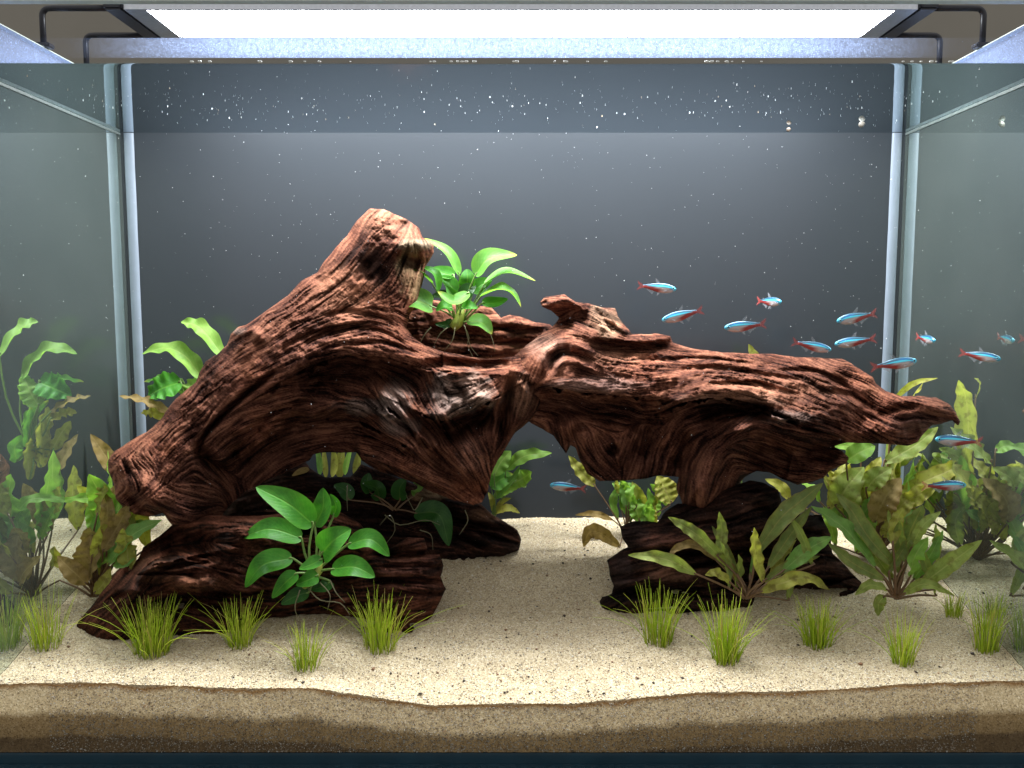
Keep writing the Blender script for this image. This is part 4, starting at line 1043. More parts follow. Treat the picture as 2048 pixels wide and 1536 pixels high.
# lower plant before the left base log
lo = plant('anubias_plant', 'dark green broad-leaved plant growing low before the dark split log', 'water plant', (628, 1150), 0.072, [
    dict(b=(626, 1048), m=(578, 1008), t=(512, 974), w=62, f=(0.1, -0.8, 0.55), y=(0, -0.012, -0.006)),
    dict(b=(630, 1050), m=(646, 1015), t=(646, 976), w=50, mat='anubias', f=(-0.2, -0.85, 0.4), y=(0.012, 0.01, 0.014)),
    dict(b=(667, 1032), m=(672, 1012), t=(660, 988), w=30, f=(-0.3, -0.85, 0.4), y=(0.014, 0.012, 0.014)),
    dict(b=(603, 1076), m=(540, 1058), t=(486, 1074), w=52, f=(0, -0.75, 0.65), y=(0, -0.01, 0)),
    dict(b=(644, 1106), m=(668, 1080), t=(702, 1058), w=62, f=(-0.1, -0.85, 0.5), y=(-0.008, -0.016, -0.012), s='heart'),
    dict(b=(697, 1088), m=(742, 1079), t=(779, 1112), w=46, f=(0.1, -0.7, 0.7), y=(0, -0.006, 0)),
    dict(b=(584, 1116), m=(526, 1130), t=(490, 1174), w=54, f=(-0.1, -0.75, 0.65), y=(-0.006, -0.016, -0.01)),
    dict(b=(664, 1138), m=(710, 1134), t=(750, 1154), w=48, f=(0.1, -0.75, 0.65), y=(-0.012, -0.022, -0.018)),
    dict(b=(594, 1146), m=(570, 1166), t=(544, 1196), w=38, f=(-0.1, -0.75, 0.6), y=(-0.01, -0.016, -0.014)),
    dict(b=(644, 1118), m=(624, 1128), t=(598, 1138), w=34, f=(0, -0.6, 0.8), y=(-0.014, -0.018, -0.018)),
    dict(b=(636, 1150), m=(620, 1158), t=(592, 1170), w=38, mat='anubias', f=(0, -0.8, 0.6), y=(-0.008, -0.01, -0.008)),
    dict(b=(618, 1184), m=(592, 1192), t=(562, 1208), w=36, mat='anubias_dark', f=(0, -0.8, 0.55), y=(0, -0.002, 0.0)),
    dict(b=(660, 1162), m=(650, 1172), t=(622, 1180), w=30, mat='anubias_dark', f=(0, -0.8, 0.55), y=(0.004, 0, 0.0)),
], 'stalk', cup=0.28, sr=0.0012)
V, Fc = tube_geo([tuple(at(x, y, 0.07)) for x, y in ((606, 1172), (620, 1160), (636, 1140), (640, 1118))], [0.004, 0.006, 0.005, 0.0025], 10)
mesh_np('rhizome', V, Fc, M['rhizome'], lo)
strands(lo, 'root', [[at(640, 1165, 0.066), at(660, 1190, 0.06), at(655, 1220, 0.062)], [at(660, 1160, 0.068), at(672, 1185, 0.062), at(690, 1205, 0.064)], [at(615, 1175, 0.066), at(640, 1200, 0.06), at(680, 1206, 0.06), at(700, 1230, 0.06)], [at(600, 1180, 0.068), at(590, 1215, 0.064), at(600, 1245, 0.066)]], 0.0006, 'root')

# plant behind the left slope of the arch
plant('anubias_plant', 'light green plant with curling leaves peeping from behind the slope of the arch', 'water plant', (400, 900), 0.262, [
    dict(b=(446, 712), m=(408, 662), m2=(385, 648), t=(362, 644), w=36, mat='crypt_lime', f=(0.4, -0.7, 0.5), y=(0, 0.002, 0)),
    dict(b=(404, 756), m=(370, 712), m2=(330, 696), t=(284, 708), w=40, mat='crypt_lime', f=(0.1, -0.65, 0.75), y=(0, 0, -0.004)),
    dict(b=(366, 762), m=(330, 756), t=(287, 764), w=24, mat='anubias_lit', f=(0, -0.5, 0.85)),
    dict(b=(362, 764), m=(325, 776), t=(296, 792), w=56, mat='anubias', f=(0, -0.9, 0.4), y=(-0.006, -0.012, -0.008)),
    dict(b=(370, 812), m=(382, 782), t=(402, 748), w=44, mat='crypt_lime', f=(-0.3, -0.85, 0.3), y=(-0.004, -0.006, 0)),
    dict(b=(340, 826), m=(290, 802), t=(238, 792), w=22, mat='crypt_brown', f=(0, -0.6, 0.8), y=(-0.01, -0.015, -0.02), wave=0.12),
    *[dict(l, f=(-0.9, -0.42, 0.2)) for l in extra(31, 330, 430, 780, 880, 10, (26, 40), (50, 90), ['crypt_lime', 'anubias_lit', 'crypt_yellow'], dy=0.012) if l['t'][1] > 1160 - 0.98 * l['t'][0]],
    dict(b=(340, 838), m=(308, 826), t=(282, 826), w=24, mat='crypt_yellow', f=(0, -0.8, 0.6), wave=0.15, y=(-0.01, -0.01, -0.012)),
], 'stalk', wave=0.08, cup=0.3, sr=0.0011)

# brownish crypt at the left
plant('crypt_plant', 'ragged yellow-green and brown leafed plant between the left glass and the arch foot', 'water plant', (190, 1192), 0.130, [
    dict(b=(214, 1046), m=(206, 1000), t=(178, 948), w=46, mat='crypt_lime', wave=0.1),
    dict(b=(206, 1040), m=(180, 998), t=(110, 1003), w=18, mat='crypt_lime', wave=0.12),
    dict(b=(240, 958), m=(212, 912), t=(181, 868), w=30, mat='crypt_brown', y=(0.06, 0.06, 0.06)),
    dict(b=(128, 1136), m=(76, 1092), t=(6, 1078), w=28, mat='crypt_yellow', wave=0.12, y=(-0.01, -0.02, -0.03)),
    dict(b=(174, 1160), m=(182, 1112), t=(180, 1068), w=48, mat='crypt_brown', y=(-0.012, -0.016, -0.012), cup=0.6),
    dict(b=(186, 1130), m=(206, 1106), t=(228, 1084), w=40, mat='crypt_lime', y=(-0.006, -0.01, -0.01)),
    dict(b=(216, 1130), m=(262, 1072), t=(324, 1040), w=32, mat='crypt_green', y=(-0.02, -0.03, -0.03)),
    dict(b=(212, 1117), m=(240, 1082), t=(282, 1060), w=34, mat='crypt_dark', y=(-0.004, -0.008, -0.01)),
    dict(b=(226, 1128), m=(252, 1118), t=(274, 1100), w=28, mat='crypt_green', y=(-0.022, -0.028, -0.028)),
    dict(b=(118, 1160), m=(92, 1136), t=(74, 1112), w=20, mat='crypt_brown'),
    dict(b=(174, 1168), m=(146, 1142), t=(115, 1112), w=32, mat='crypt_brown', y=(-0.02, -0.026, -0.024)),
    dict(b=(188, 1186), m=(206, 1168), t=(222, 1136), w=22, mat='crypt_yellow', y=(-0.02, -0.022, -0.02)),
    dict(b=(212, 1060), m=(226, 1030), t=(248, 1004), w=40, mat='crypt_lime', y=(0.01, 0.01, 0.012)),
    dict(b=(200, 1100), m=(196, 1062), t=(206, 1020), w=34, mat='crypt_green', y=(0.0, -0.004, 0.0)),
    dict(b=(240, 1090), m=(262, 1060), t=(300, 1046), w=30, mat='crypt_green', y=(0.01, 0.006, 0.0)),
    *extra(6, 150, 270, 950, 1080, 18, (22, 38), (60, 110), ['crypt_lime', 'crypt_yellow', 'crypt_yellow', 'crypt_brown', 'crypt_green'], dy=0.03),
    dict(b=(228, 1040), m=(226, 980), t=(216, 900), w=40, mat='crypt_lime', f=(-0.9, -0.42, 0.2), y=(0.05, 0.05, 0.05)),
    dict(b=(236, 1060), m=(240, 1000), t=(232, 930), w=40, mat='crypt_yellow', f=(-0.9, -0.42, 0.2), y=(0.08, 0.08, 0.08)),
    dict(b=(216, 1070), m=(206, 1010), t=(190, 950), w=40, mat='crypt_lime', f=(-0.8, -0.42, 0.3), y=(0.03, 0.03, 0.03)),
], 'stalk_red', wave=0.05, shape='lance', cup=0.25, sr=0.0010, wscale=1.2)

# centre back
plant('crypt_plant', 'small bright green plant at the back, seen in the gap under the driftwood', 'water plant', (988, 1034), 0.285, [
    dict(b=(1012, 940), m=(1050, 912), t=(1104, 906), w=22, mat='crypt_lime', wave=0.1),
    dict(b=(988, 952), m=(1002, 924), t=(1022, 902), w=30, mat='crypt_lime'),
    dict(b=(1024, 968), m=(1046, 956), t=(1064, 944), w=30, mat='crypt_lime', wave=0.1),
    dict(b=(982, 975), m=(1000, 960), t=(1026, 948), w=34, mat='anubias_lit'),
    dict(b=(988, 996), m=(1010, 980), t=(1038, 974), w=20, mat='crypt_lime'),
    dict(b=(990, 1000), m=(1024, 960), t=(1040, 932), w=10, mat='crypt_green'),
    dict(b=(990, 1026), m=(1016, 1016), t=(1040, 1026), w=14, mat='crypt_yellow'),
    dict(b=(990, 1024), m=(1004, 1004), t=(1022, 996), w=9, mat='crypt_yellow'),
    dict(b=(986, 1024), m=(984, 1000), t=(976, 984), w=9, mat='crypt_yellow'),
], 'stalk', wave=0.04, shape='lance', sr=0.0008, dY=0.008, wscale=1.25)

# back, between the two driftwood bases
plant('crypt_plant', 'pale olive plant with a curled brown leaf at the back beside the sand path', 'water plant', (1250, 1066), 0.262, [
    dict(b=(1190, 972), m=(1164, 946), t=(1137, 911), w=26, mat='crypt_yellow', wave=0.12),
    dict(b=(1240, 1094), m=(1200, 1066), m2=(1178, 1066), t=(1167, 1094), w=30, mat='crypt_brown', y=(-0.03, -0.036, -0.036)),
    dict(b=(1286, 1006), m=(1258, 984), t=(1224, 966), w=38, mat='crypt_green', wave=0.1),
    dict(b=(1278, 1042), m=(1272, 1016), t=(1258, 992), w=36, mat='crypt_lime'),
    dict(b=(1342, 1006), m=(1330, 978), t=(1314, 952), w=48, mat='crypt_yellow', wave=0.05),
    dict(b=(1338, 1012), m=(1322, 988), t=(1300, 968), w=24, mat='crypt_lime'),
    dict(b=(1226, 1040), m=(1190, 1028), t=(1150, 1030), w=14, mat='crypt_brown'),
    dict(b=(1236, 1040), m=(1226, 1004), m2=(1236, 984), t=(1252, 978), w=18, mat='crypt_green'),
    dict(b=(1262, 1030), m=(1250, 1012), t=(1240, 986), w=22, mat='crypt_lime'),
    dict(b=(1292, 1040), m=(1300, 1010), t=(1296, 976), w=24, mat='crypt_green'),
    dict(b=(1314, 1034), m=(1310, 1016), t=(1318, 990), w=26, mat='crypt_lime'),
    *extra(7, 1225, 1345, 955, 1010, 12, (14, 26), (35, 60), ['crypt_yellow', 'crypt_lime', 'crypt_green'], dy=0.015),
], 'stalk_red', wave=0.08, shape='lance', sr=0.0008, dY=0.012)

# lone leaf tip rising behind the long branch
plant('crypt_plant', 'single pale leaf tip rising behind the back of the long branch', 'water plant', (1490, 1000), 0.283, [
    dict(b=(1516, 742), m=(1508, 716), t=(1497, 688), w=24, mat='crypt_yellow'),
    dict(b=(1470, 990), m=(1450, 960), t=(1440, 920), w=26, mat='crypt_green'),
], 'stalk', wave=0.04, shape='lance', sr=0.0008, dY=0.006)

# big crypt at the right back
plant('crypt_plant', 'tall crowded olive and yellow leaved plant under the beak-like branch tip', 'water plant', (1742, 1118), 0.215, [
    dict(b=(1768, 926), m=(1828, 892), t=(1876, 854), w=32, mat='crypt', wave=0.1, y=(-0.02, -0.03, -0.03)),
    dict(b=(1692, 922), m=(1720, 904), t=(1750, 892), w=36, mat='crypt_lime', f=(0.2, -0.7, 0.65), y=(-0.03, -0.035, -0.03)),
    dict(b=(1722, 904), m=(1696, 892), t=(1668, 893), w=22, mat='crypt_lime'),
    dict(b=(1732, 980), m=(1752, 956), t=(1783, 936), w=38, mat='crypt', y=(-0.03, -0.034, -0.03)),
    dict(b=(1750, 1046), m=(1768, 1000), t=(1802, 956), w=48, mat='crypt_brown', y=(-0.034, -0.04, -0.03)),
    dict(b=(1660, 974), m=(1676, 950), t=(1700, 926), w=42, mat='crypt_yellow'),
    dict(b=(1672, 1014), m=(1694, 974), t=(1728, 934), w=50, mat='crypt', y=(-0.02, -0.026, -0.02)),
    dict(b=(1800, 992), m=(1850, 962), m2=(1900, 940), t=(1943, 912), w=34, mat='crypt_yellow', wave=0.1, y=(-0.02, -0.04, -0.06)),
    dict(b=(1802, 1012), m=(1836, 990), t=(1870, 980), w=32, mat='crypt_yellow', wave=0.1, y=(-0.03, -0.04, -0.05)),
    dict(b=(1806, 918), m=(1838, 910), t=(1862, 932), w=10, mat='crypt'),
    dict(b=(1776, 936), m=(1806, 914), t=(1836, 896), w=28, mat='crypt', wave=0.1),
    dict(b=(1770, 976), m=(1784, 948), t=(1790, 920), w=30, mat='crypt_yellow'),
    dict(b=(1832, 1046), m=(1856, 1040), t=(1878, 1050), w=14, mat='crypt'),
    dict(b=(1786, 800), m=(1826, 768), t=(1876, 756), w=11, mat='crypt_yellow', y=(-0.005, -0.03, -0.05)),
    dict(b=(1750, 1010), m=(1730, 976), t=(1738, 930), w=38, mat='crypt_yellow', wave=0.06),
    dict(b=(1780, 1040), m=(1806, 1008), t=(1826, 990), w=34, mat='crypt_yellow', y=(-0.03, -0.036, -0.03)),
    dict(b=(1700, 1040), m=(1690, 1010), t=(1700, 980), w=36, mat='crypt', y=(0, 0, 0)),
    dict(b=(1730, 1060), m=(1740, 1030), t=(1772, 1000), w=40, mat='crypt', y=(0, 0, 0)),
    dict(b=(1786, 1060), m=(1800, 1040), t=(1830, 1020), w=30, mat='crypt_green', y=(-0.02, -0.03, -0.03)),
    dict(b=(1640, 1004), m=(1626, 980), t=(1600, 962), w=22, mat='crypt_lime'),
    dict(b=(1580, 1000), m=(1562, 974), t=(1530, 958), w=22, mat='crypt_yellow', y=(0.02, 0.02, 0.02)),
    dict(b=(1764, 1074), m=(1776, 1056), t=(1784, 1030), w=22, mat='crypt_yellow', y=(-0.03, -0.034, -0.03)),
    dict(b=(1820, 1050), m=(1850, 1000), m2=(1880, 930), t=(1892, 870), w=34, mat='crypt_yellow', y=(0.04, 0.055, 0.06), wave=0.1),
    dict(b=(1830, 1060), m=(1850, 1010), t=(1856, 960), w=38, mat='crypt_green', y=(0.03, 0.035, 0.04), wave=0.08),
    *extra(5, 1640, 1870, 890, 1030, 34, (20, 34), (60, 100), ['crypt', 'crypt_yellow', 'crypt_brown', 'crypt_green', 'crypt_lime', 'crypt_yellow']),
    dict(b=(1796, 960), m=(1802, 880), m2=(1822, 800), t=(1850, 760), w=44, mat='crypt_yellow', f=(0.9, -0.42, 0.15), y=(0, -0.01, -0.02)),
    dict(b=(1786, 1010), m=(1786, 950), t=(1796, 880), w=46, mat='crypt_yellow', f=(0.9, -0.42, 0.2), y=(0.01, 0.0, 0.0)),
    dict(b=(1806, 1030), m=(1812, 970), t=(1830, 910), w=44, mat='crypt_lime', f=(0.9, -0.42, 0.2), y=(-0.01, -0.02, -0.02)),
    dict(b=(1776, 1000), m=(1770, 930), t=(1776, 850), w=44, mat='crypt', f=(0.9, -0.42, 0.15), y=(0.02, 0.015, 0.01)),
    dict(b=(1800, 1060), m=(1810, 1020), t=(1830, 980), w=40, mat='crypt_yellow', f=(0.8, -0.42, 0.4), y=(0.0, -0.01, -0.01)),
], 'stalk_red', wave=0.05, shape='lance', sr=0.0010, wscale=1.1)

# front right, two spreading plants
plant('crypt_plant', 'spreading olive plant with wavy narrow leaves before the dark layered log', 'water plant', (1492, 1196), 0.085, [
    dict(b=(1476, 1150), m=(1404, 1078), m2=(1368, 1052), t=(1336, 1034), w=30, mat='crypt', wave=0.1, y=(0, -0.01, -0.006)),
    dict(b=(1392, 1148), m=(1330, 1118), t=(1256, 1110), w=32, mat='crypt', wave=0.08, y=(-0.01, -0.02, -0.02)),
    dict(b=(1432, 1120), m=(1390, 1090), m2=(1354, 1096), t=(1336, 1118), w=20, mat='crypt_brown'),
    dict(b=(1510, 1108), m=(1562, 1036), m2=(1604, 1000), t=(1646, 966), w=46, mat='crypt_dark', wave=0.08, y=(0, -0.005, 0.01)),
    dict(b=(1536, 1136), m=(1578, 1074), t=(1624, 1012), w=32, mat='crypt_dark', wave=0.08, y=(0.006, 0.004, 0.012)),
    dict(b=(1566, 1142), m=(1618, 1098), t=(1664, 1074), w=40, mat='crypt_green', wave=0.06, y=(-0.004, -0.01, -0.006)),
    dict(b=(1520, 1184), m=(1570, 1164), m2=(1612, 1156), t=(1660, 1180), w=34, mat='crypt_yellow', wave=0.16, y=(-0.01, -0.02, -0.016)),
    dict(b=(1462, 1166), m=(1434, 1146), t=(1410, 1150), w=22, mat='crypt_yellow', wave=0.14, y=(-0.008, -0.014, -0.014)),
    dict(b=(1480, 1172), m=(1456, 1128), t=(1422, 1110), w=18, mat='crypt_brown', y=(0.004, 0, 0)),
    *extra(21, 1400, 1640, 1020, 1110, 7, (20, 30), (70, 110), ['crypt', 'crypt_dark', 'crypt', 'crypt_yellow'], dy=0.014),
    dict(b=(1500, 1150), m=(1520, 1090), m2=(1556, 1050), t=(1590, 1030), w=24, mat='crypt_green', y=(0.01, 0.01, 0.016)),
    dict(b=(1530, 1160), m=(1580, 1130), t=(1640, 1112), w=24, mat='crypt_dark', y=(0.0, -0.004, 0.0)),
    dict(b=(1478, 1150), m=(1446, 1090), t=(1424, 1052), w=20, mat='crypt_dark', y=(0.008, 0.006, 0.01)),
], 'stalk_red', wave=0.11, shape='lance', cup=0.3, sr=0.0011, wscale=0.86)

plant('crypt_plant', 'open rosette plant with dark green and olive wavy leaves on bare sand', 'water plant', (1792, 1196), 0.098, [
    dict(b=(1806, 1150), m=(1740, 1078), m2=(1704, 1022), t=(1672, 986), w=42, mat='crypt_dark', wave=0.08, y=(0, -0.008, -0.004)),
    dict(b=(1752, 1136), m=(1700, 1068), m2=(1664, 1038), t=(1622, 1012), w=40, mat='crypt_green', wave=0.1, y=(-0.006, -0.014, -0.008)),
    dict(b=(1770, 1160), m=(1706, 1126), t=(1656, 1086), w=32, mat='crypt_dark', wave=0.08, y=(-0.01, -0.016, -0.014)),
    dict(b=(1806, 1110), m=(1822, 1060), t=(1846, 1010), w=52, mat='crypt_dark', wave=0.08, y=(0.006, 0.004, 0.008)),
    dict(b=(1820, 1154), m=(1830, 1112), t=(1856, 1074), w=38, mat='crypt_lime', wave=0.12, y=(-0.006, -0.012, -0.01)),
    dict(b=(1842, 1170), m=(1898, 1128), t=(1964, 1080), w=42, mat='crypt', wave=0.08, y=(-0.004, -0.01, -0.006)),
    dict(b=(1806, 1188), m=(1850, 1168), t=(1910, 1192), w=26, mat='crypt', wave=0.06, y=(-0.012, -0.02, -0.018)),
    dict(b=(1770, 1192), m=(1758, 1206), t=(1756, 1232), w=28, mat='crypt', wave=0.06, y=(-0.01, -0.014, -0.012)),
    dict(b=(1776, 1180), m=(1740, 1170), t=(1710, 1190), w=24, mat='crypt', y=(-0.014, -0.02, -0.02)),
    *extra(22, 1690, 1890, 1010, 1100, 7, (22, 32), (70, 110), ['crypt', 'crypt_dark', 'crypt', 'crypt_yellow'], dy=0.014),
    dict(b=(1800, 1140), m=(1786, 1080), t=(1776, 1020), w=34, mat='crypt', y=(0.01, 0.01, 0.014)),
    dict(b=(1826, 1160), m=(1860, 1112), t=(1886, 1060), w=30, mat='crypt_green', y=(0.01, 0.006, 0.01)),
    dict(b=(1786, 1160), m=(1750, 1110), t=(1716, 1060), w=30, mat='crypt', y=(0.008, 0.004, 0.008)),
], 'stalk_red', wave=0.11, shape='lance', cup=0.3, sr=0.0012, wscale=0.86)

# shaded greenery beneath the arch
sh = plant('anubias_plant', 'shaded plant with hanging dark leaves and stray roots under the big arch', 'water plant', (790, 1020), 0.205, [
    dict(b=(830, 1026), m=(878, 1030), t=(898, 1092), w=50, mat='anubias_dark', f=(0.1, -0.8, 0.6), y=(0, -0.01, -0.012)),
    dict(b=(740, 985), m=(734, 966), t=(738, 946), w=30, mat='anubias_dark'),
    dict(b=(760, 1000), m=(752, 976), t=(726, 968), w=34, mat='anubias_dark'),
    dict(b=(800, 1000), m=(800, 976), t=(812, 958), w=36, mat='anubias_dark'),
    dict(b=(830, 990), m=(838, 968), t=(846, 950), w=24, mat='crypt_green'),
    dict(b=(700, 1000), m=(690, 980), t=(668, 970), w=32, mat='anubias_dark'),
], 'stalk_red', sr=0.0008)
strands(sh, 'root', [[at(760, 1050, 0.17), at(780, 1030, 0.16), at(790, 1060, 0.16), at(770, 1090, 0.16)], [at(695, 970, 0.17), at(694, 995, 0.165), at(695, 1022, 0.165)], [at(845, 995, 0.18), at(830, 1020, 0.17), at(822, 1010, 0.17), at(812, 990, 0.17)], [at(840, 1060, 0.17), at(862, 1070, 0.165), at(866, 1100, 0.165)], [at(770, 1030, 0.165), at(800, 1050, 0.16), at(850, 1040, 0.16), at(880, 1050, 0.165)], [at(930, 1020, 0.20), at(936, 1040, 0.195), at(925, 1060, 0.195), at(918, 1070, 0.195)]], 0.0006, 'root')
plant('crypt_plant', 'yellow leaf stems glimpsed through the hole beneath the big arch', 'water plant', (682, 962), 0.288, [
    dict(b=(640, 950), m=(640, 926), t=(632, 886), w=14, mat='crypt_green', stalk=0, y=(0, 0, 0)),
    dict(b=(664, 954), m=(670, 930), t=(666, 886), w=18, mat='crypt_yellow', stalk=0, y=(0, 0, 0)),
    dict(b=(690, 950), m=(694, 926), t=(706, 884), w=14, mat='crypt_lime', stalk=0, y=(0, 0, 0)),
    dict(b=(652, 956), m=(650, 930), t=(646, 884), w=12, mat='crypt_yellow', stalk=0, y=(0, 0, 0)),
    dict(b=(680, 956), m=(680, 930), t=(686, 884), w=22, mat='crypt_yellow', stalk=0, y=(0.004, 0.004, 0.004)),
    dict(b=(712, 956), m=(714, 930), t=(722, 888), w=16, mat='crypt_yellow', stalk=0, y=(0, 0, 0)),
], 'stalk', shape='lance', dY=0.004)
fl = leaf_mesh('fallen_leaf', [tuple(at(618, 938, 0.20)), tuple(at(600, 944, 0.195)), tuple(at(584, 952, 0.19))], 0.009, M['crypt_brown'], None, seed=5)
tag(fl, 'tan fallen leaf caught on the dark log under the arch', 'leaf')

# ------------------------------------------------------------------ grass tufts
def tuft(px, py, wpx, hpx, n, seed, label, sparse=0.0, lean=0.0):
    b = on_sand(px, py)
    k = (D + b.y) / F
    rs = random.Random(seed)
    V, Fc, sh_ = [], [], []
    for i in range(int(n * 1.15)):
        a = rs.uniform(0, 6.28); r = 0.78 * wpx * k * 0.5 * rs.random() ** 0.6
        x, y = b.x + r * math.cos(a), b.y + 0.75 * r * math.sin(a)
        z = float(sand_z(x, y)) - 0.002
        out = Vector((math.cos(a), 0.7 * math.sin(a), 0)) * rs.uniform(0.05, 0.75) * 1.0 * (r / (wpx * k * 0.5) + 0.15)
        out += Vector((rs.gauss(0, 0.12) + lean, rs.gauss(0, 0.12), 0))
        stray = rs.random() < 0.13
        Lh = 0.92 * hpx * k * (rs.uniform(0.45, 1.05) if not stray else rs.uniform(0.8, 1.1))
        if stray: out *= 2.2
        bend = rs.uniform(0.1, 0.9) * (1.8 if stray else 1)
        rad = rs.uniform(0.00027, 0.00042)
        pts = []
        for q in range(7):
            t = q / 6
            p = Vector((x, y, z)) + Vector((0, 0, 1)) * Lh * (t - 0.28 * bend * t * t) + out * Lh * (0.35 * t + 0.55 * bend * t * t)
            p.y = max(p.y, 0.003)
            pts.append(p)
        n0 = len(V)
        tube_geo(pts, [rad * (1 - 0.75 * (q / 6) ** 2) for q in range(7)], 4, V, Fc)
        base = rs.uniform(0.2, 0.85) + sparse * 0.15
        if rs.random() < 0.10: base = 1.0
        sh_ += [min(1, base * (0.85 + 0.3 * ((j // 4) / 6))) for j in range(len(V) - n0)]
    o = mesh_np('grass_tuft', [tuple(v) for v in V], Fc, M['grass'], attrs={'shade': np.array(sh_)}, origin=tuple(b))
    tag(o, label, 'grass tuft', 'hairgrass tufts planted in the sand')
TL = ['loose pale grass tuft beside the left glass, long blades hanging outward', 'widest and fullest bright grass tuft, before the bark ridge of the split log', 'slim upright grass tuft close against the dark split log',
      'yellowish grass tuft standing alone in front of the broad-leaved plant', 'dense grass tuft at the sawn end of the split log',
      'dark green grass tuft beside the low tip of the layered log', 'tall fine grass tuft with one long pale blade, before the spreading olive plant', 'low thick grass tuft just in front of the layered log, between two leafy plants',
      'thin grass tuft standing in front of the open rosette plant', 'sparse tall-bladed grass tuft beside the right glass', 'tiny grass tuft tucked behind the rosette plant by the right glass']
TS = [(75, 150, 90, 0.6, 0), (92, 150, 170, 0, 0), (58, 130, 90, 0, 0), (64, 118, 85, 0.5, 0), (84, 150, 140, 0.1, 0), (74, 155, 110, -0.3, 0), (70, 170, 130, 0.1, 0), (72, 125, 120, -0.2, 0), (56, 140, 75, 0.4, 0), (62, 150, 80, 0.3, 0), (44, 70, 50, 0.2, 0)]
for i, ((px, py), (w_, h_, n_, s_, l_)) in enumerate(zip(tufts_px, TS)):
    tuft(px, py, w_, h_, n_, 100 + i, TL[i], s_, l_)

# ------------------------------------------------------------------ neon tetras
def fish_material():
    m, nt, out = new_mat('tetra_skin')
    a = N(nt, 'ShaderNodeAttribute', attribute_name='tint')
    st = N(nt, 'ShaderNodeAttribute', attribute_name='shine')
    p = N(nt, 'ShaderNodeBsdfPrincipled', i_Roughness=0.28); L(nt, a.outputs['Color'], p.inputs['Base Color'])
    L(nt, st.outputs['Fac'], p.inputs['Metallic'])
    p.inputs['Specular IOR Level'].default_value = 0.6
    L(nt, p.outputs[0], out.inputs[0]); return m
M['fish'] = fish_material()
def fin_material(name, col, al):
    m, nt, out = new_mat(name)
    d = N(nt, 'ShaderNodeBsdfPrincipled', i_Roughness=0.4); d.inputs['Base Color'].default_value = (*col, 1)
    t = N(nt, 'ShaderNodeBsdfTransparent')
    mx = N(nt, 'ShaderNodeMixShader', i_0=al); L(nt, t.outputs[0], mx.inputs[1]); L(nt, d.outputs[0], mx.inputs[2])
    L(nt, mx.outputs[0], out.inputs[0]); return m
M['fin'] = fin_material('fin_clear', (0.40, 0.42, 0.46), 0.22)
M['fin_red'] = fin_material('fin_reddish', (0.45, 0.07, 0.06), 0.36)
M['eye'] = simple('fish_eye', (0.01, 0.012, 0.018), 0.1, 0.8)
M['eye_ring'] = simple('fish_eye_ring', (0.18, 0.55, 0.72), 0.2, 0.8)

